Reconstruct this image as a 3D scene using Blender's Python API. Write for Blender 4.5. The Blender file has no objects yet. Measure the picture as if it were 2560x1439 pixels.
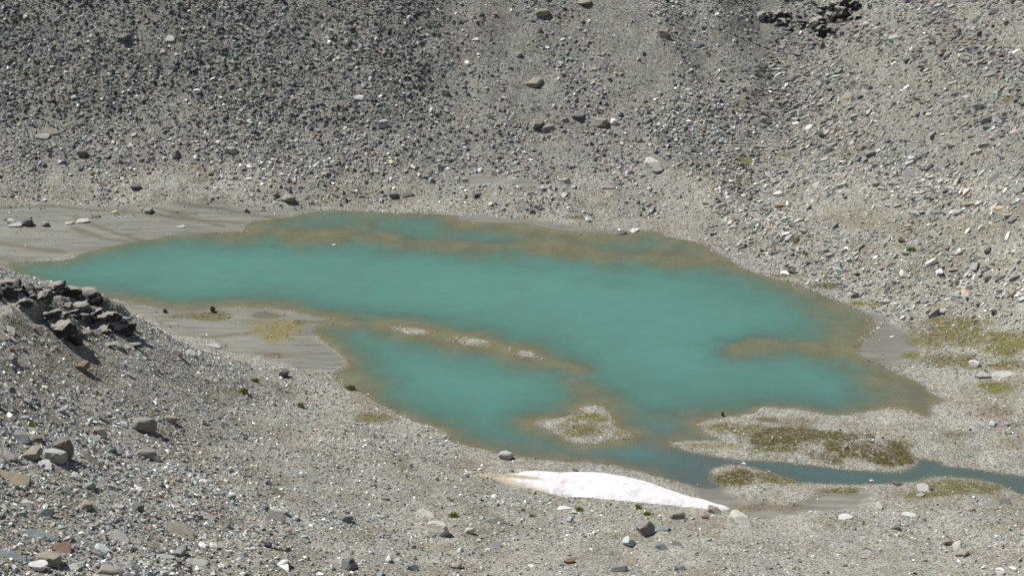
import bpy, bmesh, math, random
import numpy as np

# ------------------------------------------------------------------ camera, world, sun, exposure
sc = bpy.context.scene
C = sc.collection
R = math.radians
CAM_H, PITCH, FPX = 60.0, R(24.0), 4060.0          # metres above the lake, tilt, focal length in photo pixels
W, H = 2560.0, 1439.0
SUN_EL, SUN_AZ = R(53), R(66)                       # azimuth measured from straight ahead (+y) towards the left (-x)

cam = bpy.data.cameras.new('camera'); cam.sensor_width = 36.0; cam.lens = 36.0 * FPX / W
cam.clip_start = 0.5; cam.clip_end = 3000
camo = bpy.data.objects.new('camera', cam); C.objects.link(camo)
camo.location = (0, 0, CAM_H); camo.rotation_euler = (math.pi / 2 - PITCH, 0, 0)
sc.camera = camo

world = bpy.data.worlds.new('World'); sc.world = world; world.use_nodes = True
wn = world.node_tree; bg = wn.nodes['Background']
sky = wn.nodes.new('ShaderNodeTexSky'); sky.sky_type = 'NISHITA'; sky.sun_disc = False
sky.sun_elevation = SUN_EL; sky.sun_rotation = -SUN_AZ; sky.altitude = 2600; sky.air_density = 1.0; sky.dust_density = 0.6
wn.links.new(sky.outputs[0], bg.inputs[0]); bg.inputs[1].default_value = 0.068

sun = bpy.data.lights.new('sun', 'SUN'); sun.energy = 5.0; sun.angle = R(0.53); sun.color = (1.0, 0.972, 0.925)
suno = bpy.data.objects.new('sun', sun); C.objects.link(suno)
from mathutils import Vector, Matrix, Euler
sdir = Vector((-math.cos(SUN_EL) * math.sin(SUN_AZ), math.cos(SUN_EL) * math.cos(SUN_AZ), math.sin(SUN_EL)))
suno.rotation_euler = (-sdir).to_track_quat('-Z', 'Y').to_euler(); suno.location = (-60, 60, 120)

sc.view_settings.view_transform = 'Standard'; sc.view_settings.look = 'None'
sc.view_settings.exposure = 0.26; sc.view_settings.gamma = 1.0; sc.view_settings.use_curve_mapping = False
sc.cycles.max_bounces = 5; sc.cycles.diffuse_bounces = 3; sc.cycles.transparent_max_bounces = 8
sc.cycles.use_denoising = False if not hasattr(sc.cycles, 'use_denoising') else True

rng = np.random.default_rng(11); random.seed(5)
COSP, SINP = math.cos(PITCH), math.sin(PITCH)

# ------------------------------------------------------------------ photo pixel <-> place
def rays(px, py):
    u = (np.asarray(px, float) - W / 2) / FPX; v = (H / 2 - np.asarray(py, float)) / FPX
    return u, COSP + v * SINP, -SINP + v * COSP
def at_height(px, py, z):
    dx, dy, dz = rays(px, py); t = (np.asarray(z, float) - CAM_H) / dz
    return dx * t, dy * t
def to_pixel(x, y, z):
    zz = z - CAM_H; dep = np.maximum(y * COSP - zz * SINP, 0.1)
    return W / 2 + FPX * x / dep, H / 2 - FPX * (y * SINP + zz * COSP) / dep, dep

# ------------------------------------------------------------------ small numeric helpers
def sstep(a, b, x):
    t = np.clip((x - a) / (b - a), 0, 1); return t * t * (3 - 2 * t)
def hash2(i, j, s):
    n = (i.astype(np.int64) * 374761393 + j.astype(np.int64) * 668265263 + s * 974634777) & 0xffffffff
    n = ((n ^ (n >> 13)) * 1274126177) & 0xffffffff
    return ((n ^ (n >> 16)) & 0xffff) / 65535.0
def vnoise(x, y, s):
    i = np.floor(x); j = np.floor(y); fx = x - i; fy = y - j
    fx = fx * fx * (3 - 2 * fx); fy = fy * fy * (3 - 2 * fy)
    i = i.astype(np.int64); j = j.astype(np.int64)
    a = hash2(i, j, s); b = hash2(i + 1, j, s); c = hash2(i, j + 1, s); d = hash2(i + 1, j + 1, s)
    return (a * (1 - fx) + b * fx) * (1 - fy) + (c * (1 - fx) + d * fx) * fy - 0.5
def fbm(x, y, s, octv=4):
    o = 0; a = 1.0
    for k in range(octv):
        o = o + a * vnoise(x * 2 ** k + 17.3 * k, y * 2 ** k - 9.1 * k, s + k); a *= 0.5
    return o
def poly_dist(x, y, polys):
    """distance to all edges and even-odd inside test"""
    d2 = np.full(x.shape, 1e12); ins = np.zeros(x.shape, bool)
    for P in polys:
        P = np.asarray(P, float); Q = np.roll(P, -1, 0)
        for (ax, ay), (bx, by) in zip(P, Q):
            ex, ey = bx - ax, by - ay; L = ex * ex + ey * ey + 1e-12
            t = np.clip(((x - ax) * ex + (y - ay) * ey) / L, 0, 1)
            d2 = np.minimum(d2, (x - ax - t * ex) ** 2 + (y - ay - t * ey) ** 2)
            if ay != by:
                c = ((ay > y) != (by > y)) & (x < ex * (y - ay) / (by - ay) + ax); ins ^= c
    return np.sqrt(d2), ins
def line_dist(x, y, P):
    d2 = np.full(x.shape, 1e12)
    for (ax, ay), (bx, by) in zip(P[:-1], P[1:]):
        ex, ey = bx - ax, by - ay; L = ex * ex + ey * ey + 1e-12
        t = np.clip(((x - ax) * ex + (y - ay) * ey) / L, 0, 1)
        d2 = np.minimum(d2, (x - ax - t * ex) ** 2 + (y - ay - t * ey) ** 2)
    return np.sqrt(d2)
def smooth_poly(P, n=4):
    """closed Catmull-Rom through the outline so that the shore bends softly"""
    P = np.asarray(P, float); out = []
    for i in range(len(P)):
        p0, p1, p2, p3 = P[i - 1], P[i], P[(i + 1) % len(P)], P[(i + 2) % len(P)]
        for k in range(n):
            t = k / n
            out.append(0.5 * (2 * p1 + (p2 - p0) * t + (2 * p0 - 5 * p1 + 4 * p2 - p3) * t * t + (3 * p1 - p0 - 3 * p2 + p3) * t ** 3))
    return np.array(out)

# ------------------------------------------------------------------ outlines read from the photograph (all at lake level)
LAKE = [(20,658),(80,653),(165,650),(205,632),(270,618),(330,606),(400,594),(430,588),(520,582),(596,578),(612,569),(622,558),(660,550),(720,543),
 (765,533),(810,527),(860,526),(920,529),(1000,531),(1080,533),(1140,538),(1160,551),(1250,557),(1335,562),(1390,574),(1480,581),(1545,584),(1600,578),
 (1650,580),(1662,587),(1700,596),(1745,605),(1785,622),(1800,633),(1820,645),(1860,668),(1900,683),(1960,700),(2020,720),(2080,745),(2130,765),
 (2170,785),(2195,805),(2190,830),(2165,850),(2150,870),(2157,890),(2190,905),(2230,925),(2280,945),(2310,960),(2335,985),(2365,1002),(2335,1015),
 (2328,1035),(2322,1048),(2290,1035),(2240,1022),(2200,1025),(2150,1033),(2110,1038),(2060,1035),(2020,1025),(1970,1020),(1910,1018),(1890,1030),
 (1850,1038),(1800,1042),(1765,1050),(1753,1062),(1770,1080),(1800,1098),(1785,1101),(1700,1103),(1685,1110),(1720,1125),(1770,1135),(1850,1147),
 (1930,1150),(2000,1157),(2060,1163),(2130,1172),(2200,1176),(2250,1177),(2275,1170),(2290,1158),(2302,1146),(2350,1151),(2362,1162),(2400,1165),
 (2470,1175),(2540,1185),(2600,1196),(2760,1226),(2760,1275),(2600,1248),(2560,1238),(2500,1215),(2440,1197),(2380,1192),(2330,1195),(2280,1205),
 (2220,1210),(2100,1211),(2000,1205),(1970,1195),(1920,1180),(1880,1168),(1830,1165),(1790,1170),(1778,1185),(1785,1203),(1800,1218),(1760,1222),
 (1700,1207),(1640,1190),(1590,1178),(1540,1165),(1480,1157),(1420,1155),(1340,1147),(1270,1138),(1230,1130),(1170,1115),(1122,1100),(1117,1083),
 (1080,1066),(1030,1050),(980,1025),(930,1000),(900,985),(860,970),(830,948),(826,938),(850,924),(864,908),(842,880),(810,855),(780,830),(786,818),
 (802,808),(822,798),(760,785),(700,772),(640,768),(580,767),(500,775),(420,773),(360,762),(310,755),(270,748),(150,735),(60,700)]
ISLES = [[(1340,1058),(1355,1050),(1400,1046),(1430,1038),(1460,1030),(1464,1025),(1455,1020),(1475,1014),(1505,1018),(1512,1028),(1522,1040),(1528,1060),
  (1560,1072),(1578,1081),(1570,1092),(1545,1098),(1520,1098),(1490,1107),(1455,1108),(1420,1098),(1395,1085),(1360,1070)]]
def ell(cx, cy, rx, ry, n=10, tilt=0.0):
    return [(cx + rx * math.cos(a) , cy + ry * math.sin(a) + tilt * rx * math.cos(a)) for a in [2 * math.pi * k / n for k in range(n)]]
ISLES += [ell(1033,827,32,6,10,.1), ell(995,821,9,3,8,.1), ell(1178,853,38,7,10,.06), ell(1318,884,24,7,10,.2)]
PUDS = [[(630,790),(640,782),(660,780),(700,785),(722,786),(700,792),(680,797),(650,796)], ell(1922,1049,30,8,10,.1), ell(2425,1141,12,3.5,8,.1)]
def lvl(P): return np.stack(at_height([p[0] for p in P], [p[1] for p in P], 0.0), 1)
lakeW = smooth_poly(lvl(LAKE), 3); islesW = [smooth_poly(lvl(P), 3) for P in ISLES]; pudsW = [smooth_poly(lvl(P), 3) for P in PUDS]

# ------------------------------------------------------------------ height control points
ctrl = []
def cp(px, py, z): x, y = at_height(px, py, z); ctrl.append((float(x), float(y), z))
def cw(x, y, z): ctrl.append((x, y, z))
for p in lakeW[::9]: cw(p[0], p[1], 0.05)
# left delta and far foot
for a in [(-250,520,.9),(0,512,.7),(0,580,.3),(300,508,.6),(600,506,.5),(820,515,.4),(1250,500,1.0),(1250,450,1.7),(1500,520,1.2),(1650,540,1.1)]: cp(*a)
def slope_col(px, pyf, zf, beta, tops=(0, -350)):
    """concave talus: a gentle apron at the foot, then the steep slope"""
    x0, y0 = at_height(px, pyf, zf); d0 = math.hypot(x0, y0); ux, uy = float(x0 / d0), float(y0 / d0); ctrl.append((float(x0), float(y0), zf))
    for run, ang in ((6.0, 13), (7.0, 23)):
        zf += run * math.tan(R(ang)); d0 += run; ctrl.append((ux * d0, uy * d0, zf))
    for py in tops:
        dx, dy, dz = rays(px, py); hl = math.hypot(dx, dy); tb = math.tan(R(beta))
        d = (CAM_H - zf + d0 * tb) / (tb - dz / hl); ctrl.append((float(dx / hl * d), float(dy / hl * d), zf + (d - d0) * tb))
for a in [(-350,478,1.5,36),(0,474,1.4,37),(350,478,1.3,37),(700,470,1.5,37),(1000,465,1.8,35),(1280,450,2.0,31),(1550,445,2.2,30),(1780,440,2.6,29)]: slope_col(*a)
for a in [(1980,420,3.4),(1990,250,6.6),(1960,100,10.4),(1950,0,13.0),(1950,-350,22),(2000,600,1.9),(2200,700,1.9),(2200,500,5.0),(2200,300,8.4),(2200,100,12.4),(2200,-50,16.0),
          (2400,760,1.9),(2560,800,2.4),(2560,650,5.2),(2560,450,9.2),(2560,250,13.0),(2560,50,17.0),(2560,-250,24),(2850,700,7),(2850,400,13.5),(2850,100,20),(2850,900,3.4),
          (2560,900,1.3),(2450,950,.7),(2560,1020,.7),(2450,1080,.4),(2560,1130,.45),(2850,1120,1.2)]: cp(*a)
# near right and centre
for a in [(2300,1260,.5),(2560,1300,1.0),(2000,1290,.9),(1800,1300,1.1),(1500,1260,1.2),(1280,1230,1.3),(1150,1180,1.2),(2850,1439,4.2),(2560,1439,3.0),(2300,1439,3.6),(2000,1439,4.4),
          (1640,1439,5.2),(1280,1439,6.4),(1280,1330,3.6),(1700,1360,2.9),(2200,1350,1.9)]: cp(*a)
# left shoulder
for a in [(-300,1439,19),(0,1439,15.5),(300,1439,13.2),(600,1439,10.8),(900,1439,8.4),(-300,900,18),(0,1100,14.2),(0,900,13.6),(300,1150,10.4),(600,1180,7.0),(900,1220,4.6),(900,1080,1.3),
          (600,1020,3.4),(300,960,8.6),(750,960,.8),(640,912,.8)]: cp(*a)
for px, py, z, steps in [(-300,585,17,((8,-6.2),(20,-15.5))),(0,664,12.6,((8,-6.4),(16,-11.8))),(130,700,10.4,((7,-5.6),(14,-9.8))),(265,752,7.8,((6,-4.8),(11,-7.3))),(380,812,5.0,((5,-3.6),(8,-4.7))),(500,880,2.4,((4,-2.1),))]:
    x, y = at_height(px, py, z); h = math.hypot(x, y); ctrl.append((float(x), float(y), z))
    for dd, dz in steps: ctrl.append((float(x * (1 + dd / h)), float(y * (1 + dd / h)), z + dz))
for a in [(430,835,.25),(600,845,.2),(700,840,.15)]: cp(*a)
# ground under and beside the camera, and the rim of the bowl outside the frame
for a in [(0,-4,57.5),(0,8,46),(-60,0,60),(60,0,44),(0,30,29),(-30,30,34),(30,30,24),(-60,40,36),(60,45,14),(-110,90,48),(-110,180,14),(-200,120,80),(-150,260,75),(0,300,88),(130,250,88),(200,150,85),(160,80,34),(120,40,22),(-60,290,84),(90,120,10),(0,-120,95),(-200,-40,100),(200,-40,60)]: cw(*a)
ctrl = np.array(ctrl)
def tps_fit(P, lam=0.4):
    n = len(P); X = P[:, :2] / 100.0; d2 = ((X[:, None] - X[None]) ** 2).sum(-1)
    K = 0.5 * d2 * np.log(d2 + 1e-12) + lam * 1e-3 * np.eye(n); A = np.zeros((n + 3, n + 3)); A[:n, :n] = K
    A[:n, n] = 1; A[:n, n + 1:] = X; A[n, :n] = 1; A[n + 1:, :n] = X.T
    return X, np.linalg.solve(A, np.concatenate([P[:, 2], [0, 0, 0]]))
TX, TW = tps_fit(ctrl)
def tps(x, y):
    xs, ys = x / 100.0, y / 100.0; o = TW[-3] + TW[-2] * xs + TW[-1] * ys
    for (cx, cy), w in zip(TX, TW[:-3]):
        d2 = (xs - cx) ** 2 + (ys - cy) ** 2; o += w * 0.5 * d2 * np.log(d2 + 1e-12)
    return o

# ------------------------------------------------------------------ terrain grid
def axis(a, b, step, lo, hi):
    mid = np.arange(a, b + step / 2, step); L = []; v = a; s = step
    while v > lo: s *= 1.22; v -= s; L.append(v)
    Rr = []; v = mid[-1]; s = step
    while v < hi: s *= 1.22; v += s; Rr.append(v)
    return np.concatenate([L[::-1], mid, Rr])
GX = axis(-64, 64, 0.22, -420, 420); GY = axis(52, 200, 0.22, -150, 520)
XX, YY = np.meshgrid(GX, GY)
nx, ny = len(GX), len(GY)
dist, water_in = poly_dist(XX, YY, [lakeW] + islesW + pudsW)
land = tps(XX, YY)
far = np.maximum(np.maximum(np.abs(XX) - 150, 0), np.maximum(YY - 260, -YY - 20))
land = np.where(far > 0, np.minimum(land, 110), land)

# shoals: places where the lake floor comes up under the surface
SHOAL_LINES = [([(815,798),(900,805),(1000,820),(1090,838),(1180,852),(1260,870),(1330,893),(1400,910),(1450,925)], 1.2, 1.0),
 ([(640,575),(760,588),(900,588),(1000,596),(1150,607),(1300,616),(1450,632),(1560,640),(1680,640),(1780,640)], 2.9, .97),
 ([(1160,560),(1300,580),(1480,596),(1580,600)], 1.9, .88),
 ([(1430,950),(1475,980),(1500,1010),(1490,1030)], 1.6, .9), ([(1350,905),(1400,915),(1440,925)], 1.3, .95),
 ([(1630,1036),(1690,1038)], .8, .55), ([(1560,935),(1660,960)], 1.6, .35), ([(1440,698),(1560,706)], 1.5, .45),
 ([(1840,868),(1950,866),(2060,872),(2150,875)], 1.9, .97), ([(2120,770),(2150,800),(2160,840)], 4.2, .92), ([(2000,760),(2090,790)],2.2,.45),
 ([(835,900),(860,930),(890,960)], 1.8, .9), ([(800,835),(830,870)], 1.2, .75), ([(2230,960),(2300,1000),(2300,1030)], 2.8, .88), ([(1780,1060),(1900,1035),(2100,1045)],.8,.6),
 ([(300,742),(420,760),(560,758),(720,770)], .9, .6), ([(1340,1062),(1320,1055)],1.0,.8), ([(1585,1085),(1640,1100)],1.0,.6), ([(1700,1190),(1760,1205)],1.5,.8),
 ([(1750,1062),(1700,1085),(1690,1110)],.9,.6),([(1800,1150),(1790,1160),(1760,1180)],1.2,.65),([(1450,1112),(1540,1105)],.7,.6),([(1950,1158),(2250,1185)],.8,.35),([(2250,1188),(2400,1180),(2560,1212)],1.2,.55)]
shoal = np.zeros(XX.shape)
wob = fbm(XX / 3.0, YY / 3.0, 71, 4)
inlake = water_in & (dist > 0)
for P, wd, st in SHOAL_LINES:
    d = line_dist(XX, YY, lvl(P)); shoal = np.maximum(shoal, st * np.exp(-(np.maximum(d + 1.1 * wob * wd, 0) / (1.6 * wd)) ** 1.7))
depth0 = 2.6 * (1 - np.exp(-dist * 0.13 * (1 + 0.5 * fbm(XX / 7, YY / 7, 31, 3))))
depth = np.where(water_in, depth0 * (1 - shoal) + 0.10 * shoal * np.minimum(1, dist), 0)
depth = np.maximum(depth, np.where(water_in, 0.012 * np.minimum(dist, 1) , 0))

# pixel each terrain point shows at (used only to look up which kind of ground the photo shows there)
def zones(px, py):
    """sand weight from the outlines of the sand and mud flats"""
    S = [[(-80,515),(0,508),(250,508),(500,504),(700,512),(870,520),(760,533),(660,550),(600,580),(400,596),(200,635),(20,662),(-80,668)],
         [(270,746),(420,766),(560,763),(660,764),(825,795),(785,820),(792,845),(845,880),(868,910),(835,925),(760,915),(640,893),(540,862),(430,838),(340,785)],
         [(1140,536),(1250,534),(1350,539),(1400,553),(1470,566),(1570,576),(1560,592),(1390,582),(1250,566),(1160,556)],
         [(1105,433),(1200,435),(1300,446),(1395,462),(1340,472),(1250,464),(1150,447)],
         [(2120,758),(2200,770),(2262,820),(2300,850),(2290,890),(2230,912),(2150,890),(2140,870),(2160,845),(2195,805)],
         [(1690,1208),(1790,1208),(1840,1240),(1920,1258),(1830,1266),(1760,1250)],
         [(1840,1262),(2000,1262),(2060,1225),(2170,1232),(2140,1262),(1990,1292),(1880,1290)]]
    w = np.zeros(px.shape)
    for P in S:
        d, i = poly_dist(px, py * 1.8, [[(a, b * 1.8) for a, b in P]])
        w = np.maximum(w, sstep(-14, 14, np.where(i, d, -d) + 26 * fbm(px / 60, py / 30, 91, 3)))
    return w
zz0 = np.where(water_in, 0, land); PX, PY, DEP = to_pixel(XX, YY, zz0)
sand = np.zeros(XX.shape); inframe = (PX > -150) & (PX < 2710) & (PY > -80) & (PY < 1500) & (YY > 40)
sand[inframe] = zones(PX[inframe], PY[inframe]); 
sand[(DEP < 135) & (PX < 700) & (land > 1.0)] = 0

wnear = sstep(0.4, 7.0, dist)
shore_rise = (0.025 + 0.095 * (1 - sand)) * np.minimum(dist, 3.5) + 0.03 * np.maximum(dist - 3.5, 0)
rough = wnear * (1 - 0.93 * sand)
bumps = 0.55 * fbm(XX / 9, YY / 9, 3, 3) + 0.30 * fbm(XX / 2.6, YY / 2.6, 13, 3)
zland = shore_rise * (1 - wnear) + np.maximum(land, shore_rise) * wnear + bumps * rough
# gullies and shelves in the slopes
for P, dp, wd in [([(1850,-60),(1880,40),(1940,140),(1990,260),(2010,340)], .22, 2.0), ([(1120,-40),(1105,100),(1115,210)], .2, 2.0), ([(2130,185),(2300,205),(2560,280)], .45, 1.5), ([(2330,-30),(2420,60),(2560,130)], .5, 1.5), ([(1700,-50),(1730,60),(1790,200)], .5, 1.8)]:
    g = []
    for a, b in P:
        dx, dy, dz = rays(a, b); t = np.linspace(60, 320, 900); zt = tps(dx * t, dy * t); k = np.argmax(zt > CAM_H + dz * t); g.append((dx * t[k], dy * t[k]))
    d = line_dist(XX, YY, np.array(g)); zland = zland - dp * np.exp(-(d / wd) ** 2) + 0.4 * dp * np.exp(-((d - 2.2 * wd) / wd) ** 2)
for (cx, cy, rx, ry, amp) in [(150, 775, 210, 75, 1.1), (2045, 45, 120, 55, .8)]:
    q = ((PX - cx) / rx) ** 2 + ((PY - cy) / ry) ** 2; m = sstep(1.1, .3, q) * ((DEP < 140) if cx < 1000 else (DEP > 120))
    zland = zland + amp * m * (fbm(XX / 2.2, YY / 2.2, 401, 3) + .9 * np.abs(fbm(XX / 1.0, YY / 1.0, 411, 2)) - .15)
BED = 0.28
ZZ = np.where(water_in, -depth * BED, np.maximum(zland, 0.03 * np.minimum(dist, 1) + 0.001))
fray = 0.05 * fbm(XX * 1.3, YY * 1.3, 55, 2) * sstep(3, 0.3, dist) * (1 - sand)
ZZ = ZZ + fray * 0.6

def bil(A, x, y):
    ix = np.clip(np.searchsorted(GX, x) - 1, 0, nx - 2); iy = np.clip(np.searchsorted(GY, y) - 1, 0, ny - 2)
    fx = np.clip((x - GX[ix]) / (GX[ix + 1] - GX[ix]), 0, 1); fy = np.clip((y - GY[iy]) / (GY[iy + 1] - GY[iy]), 0, 1)
    return (A[iy, ix] * (1 - fx) + A[iy, ix + 1] * fx) * (1 - fy) + (A[iy + 1, ix] * (1 - fx) + A[iy + 1, ix + 1] * fx) * fy
def ground_z(x, y): return bil(ZZ, np.asarray(x, float), np.asarray(y, float))
def ground_n(x, y):
    e = 0.5; zx = (ground_z(x + e, y) - ground_z(x - e, y)) / (2 * e); zy = (ground_z(x, y + e) - ground_z(x, y - e)) / (2 * e)
    n = np.stack([-zx, -zy, np.ones_like(zx)], -1); return n / np.linalg.norm(n, axis=-1, keepdims=True)
TT = np.arange(48, 330, 0.12)
def on_ground(px, py):
    dx, dy, dz = rays(px, py); z = ground_z(dx * TT, dy * TT); hit = np.maximum(z, 0) >= CAM_H + dz * TT
    k = int(np.argmax(hit)); t = TT[k]; return np.array([dx * t, dy * t, max(float(z[k]), 0.0)]), t

# ------------------------------------------------------------------ moss: where, how big, which green
OL, YG, BR, DK, BW, GR = 'olive', 'yellow green', 'bright green', 'dark olive', 'brownish', 'dry'
MOSS = [(500,788,80,11,OL,'olive moss patch on sand beside the small round bush'),(705,826,66,28,YG,'yellow green moss patch on the left sand spit'),(770,806,45,9,OL,'thin moss strip near the tip of the left sand spit'),
 (690,886,70,9,BW,'faint brown moss band below the left sand spit'),(1450,1066,78,20,OL,'olive moss on the middle of the small gravel island'),(1490,1044,40,13,BR,'bright moss along the back of the small gravel island'),(1556,1078,20,8,YG,'bright moss at the right end of the small gravel island'),
 (1792,1112,70,8,YG,'long yellow green moss strip on the gravel tongue by the outlet'),(1990,1052,60,9,BW,'brown moss beside the small pool on the gravel peninsula'),(1840,1072,75,16,OL,'sparse moss at the left end of the gravel peninsula'),
 (1950,1092,110,22,DK,'dark moss stripe across the middle of the gravel peninsula'),(2165,1124,115,32,DK,'large dark moss patch on the gravel peninsula above the outlet'),(2215,1148,75,17,DK,'moss patch at the outlet end of the gravel peninsula'),(2120,1090,80,14,DK,'dark moss patch towards the back of the gravel peninsula'),(1925,1122,60,7,OL,'thin moss line along the front of the gravel peninsula'),
 (1852,1194,66,24,DK,'dark moss on the round gravel spit below the outlet mouth'),(1945,1200,50,9,OL,'thin moss on the right flank of the round gravel spit'),(2105,1226,70,8,OL,'olive moss edge on the near bank of the outlet'),(2420,1216,110,17,OL,'olive moss hump on the near bank at the right edge'),(1920,1268,110,10,BW,'brown moss band right of the snow tip'),(2320,1236,60,8,OL,'thin moss band behind the flat slabs by the outlet'),
 (2283,892,36,9,BR,'bright moss spot beside the grey mud on the right shore'),(2360,900,90,16,OL,'olive moss streak right of the bright moss spot'),(2465,966,68,17,BR,'large oval moss patch at the right shore corner'),(2400,812,100,24,OL,'olive moss field above the grey mud'),(2275,805,20,6,OL,'small olive moss spot at the top of the grey mud'),
 (2430,842,130,26,OL,'wide mottled moss field on the right shore'),(2525,872,60,38,BR,'moss at the right picture edge beside the shore'),(2490,914,80,10,OL,'bright moss streak above the pale flat slabs'),(2060,714,35,8,DK,'dark moss at the water line of the right shore'),(2172,758,36,6,BR,'bright moss streak at the upper end of the grey mud'),(1965,690,50,5,OL,'narrow moss strip on the right water line'),
 (2470,1030,70,14,BW,'brown moss stain on the gravel right of the lake corner'),(2395,1085,40,10,BW,'small brown moss stain on the gravel right of the peninsula'),(1862,402,24,7,BR,'bright moss spot at the foot of the right scree slope'),(1830,418,40,7,OL,'faint moss below the bright spot on the right scree slope'),(1960,388,24,7,OL,'thin moss on the scree right of the bright spot'),(2535,250,34,9,OL,'green moss at the upper right picture edge'),
 (1445,543,36,4,OL,'small moss spot behind the far mud bank'),(2120,380,60,8,GR,'faint moss on the middle of the right scree slope'),(560,982,90,8,GR,'yellowish moss line on the left foreground slope'),(640,955,60,7,GR,'thin moss below the sharp dark rock on the left slope'),(950,1044,60,10,OL,'olive moss at the left shore bend'),(890,1330,90,14,GR,'yellowish grass left of the domed boulder'),(1090,1366,70,12,GR,'yellowish grass in front of the domed boulder'),(725,1248,50,8,GR,'moss beside the brown slab of the foreground'),
 (480,1140,100,14,BW,'brown moss soil right of the dark faced boulder'),(650,1204,90,9,BW,'brown moss soil on the middle of the left slope'),(110,668,60,8,YG,'yellow moss on the crest of the left shoulder'),(1560,1340,60,10,GR,'thin grass right of the foreground centre'),(2200,620,90,10,GR,'faint moss among slabs above the right shore'),(2300,210,190,9,GR,'faint dry grass along the terrace high on the right slope'),(2420,110,120,12,GR,'faint dry grass near the upper right corner'),(2330,565,150,20,GR,'wide faint dry grass on the right scree slope'),(2480,660,90,16,GR,'faint dry grass at the right edge above the mossy shore'),(2150,560,70,9,GR,'faint moss high above the right shore')]
MC = {OL: (0.115, 0.102, 0.036), YG: (0.185, 0.160, 0.062), BR: (0.118, 0.114, 0.030), DK: (0.080, 0.067, 0.024), BW: (0.135, 0.108, 0.060), GR: (0.165, 0.145, 0.080)}
MD = {OL: .95, YG: .9, BR: 1.15, DK: 1.15, BW: .65, GR: .5}
mossw = np.zeros(XX.shape); mosscol = np.zeros(XX.shape + (3,)); mosscol[:] = MC[OL]
mpx, mpy = PX, PY
sel = np.where(inframe & ~water_in)
spx, spy = to_pixel(XX[sel], YY[sel], ZZ[sel])[:2]
wv = np.zeros(spx.shape); cv = np.tile(np.array(MC[OL]), (len(spx), 1))
nzm = fbm(XX[sel] / 1.6, YY[sel] / 1.6, 41, 4)
for (mx, my, rx, ry, kind, lab) in MOSS:
    q = ((spx - mx) / rx) ** 2 + ((spy - my) / ry) ** 2
    w = MD[kind] * sstep(1.7, 0.1, q + 1.9 * nzm); m = w > wv; cv[m] = MC[kind]; wv = np.maximum(wv, w)
mossw[sel] = wv; mosscol[sel] = cv

# darker wet channels that braid across the delta and flats
CHAN = [[(-60,598),(0,606),(60,612),(130,622),(200,628),(260,634)],[(190,545),(240,560),(290,578),(350,592)],[(0,640),(40,645),(90,655)],[(250,510),(400,514),(560,522),(700,540)],[(0,528),(120,522),(300,530),(480,545),(600,550)],[(430,835),(520,838),(620,826),(720,810)],[(180,566),(260,590),(330,600)],[(0,520),(60,515),(160,512)],[(120,655),(170,640)],[(300,512),(420,530),(560,560)]]
chan = np.zeros(XX.shape)
for P in CHAN:
    g = np.stack(at_height([a for a, b in P], [b for a, b in P], 0.3), 1)
    d = line_dist(XX, YY, g); chan = np.maximum(chan, np.exp(-(d * (1 + .9 * wob) / 0.30) ** 2))
chan *= sand
wet = np.where(water_in, 1.0, np.exp(-dist / (0.35 + 1.3 * sand)) * (0.35 + .55 * sand))
mud = np.zeros(XX.shape)
for (mx, my, rx, ry) in [(2215, 850, 75, 50), (2180, 780, 60, 14), (1780, 1225, 60, 16)]:
    q = ((PX - mx) / rx) ** 2 + ((PY - my) / ry) ** 2; mud = np.maximum(mud, sstep(1.4, .4, q + .8 * wob))

# ------------------------------------------------------------------ materials
def new_mat(name):
    m = bpy.data.materials.new(name); m.use_nodes = True; nt = m.node_tree; b = nt.nodes['Principled BSDF']
    b.inputs['Roughness'].default_value = 0.9
    if 'Specular IOR Level' in b.inputs: b.inputs['Specular IOR Level'].default_value = 0.25
    return m, nt, b
def N(nt, t, **kw):
    n = nt.nodes.new(t)
    for k, v in kw.items(): setattr(n, k, v)
    return n
def mixc(nt, fac, a, b, mode='MIX'):
    n = N(nt, 'ShaderNodeMix', data_type='RGBA', blend_type=mode)
    for sock, v in ((n.inputs[0], fac), (n.inputs[6], a), (n.inputs[7], b)):
        if hasattr(v, 'default_value') and hasattr(v, 'links'): nt.links.new(v, sock)
        elif isinstance(v, (int, float)): sock.default_value = v
        else: sock.default_value = (*v, 1)
    return n.outputs[2]
def noise(nt, vec, scale, detail=4, rough=.6):
    n = N(nt, 'ShaderNodeTexNoise'); n.inputs['Scale'].default_value = scale; n.inputs['Detail'].default_value = detail; n.inputs['Roughness'].default_value = rough
    if vec is not None: nt.links.new(vec, n.inputs['Vector'])
    return n.outputs[0]
def ramp(nt, fac, a, b, ca=(0, 0, 0), cb=(1, 1, 1)):
    n = N(nt, 'ShaderNodeMapRange'); n.inputs[1].default_value = a; n.inputs[2].default_value = b; nt.links.new(fac, n.inputs[0]); return n.outputs[0]
def mth(nt, op, a, b=None):
    n = N(nt, 'ShaderNodeMath', operation=op)
    for s, v in zip(n.inputs, (a, b)):
        if v is None: continue
        if isinstance(v, (int, float)): s.default_value = v
        else: nt.links.new(v, s)
    return n.outputs[0]

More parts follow.
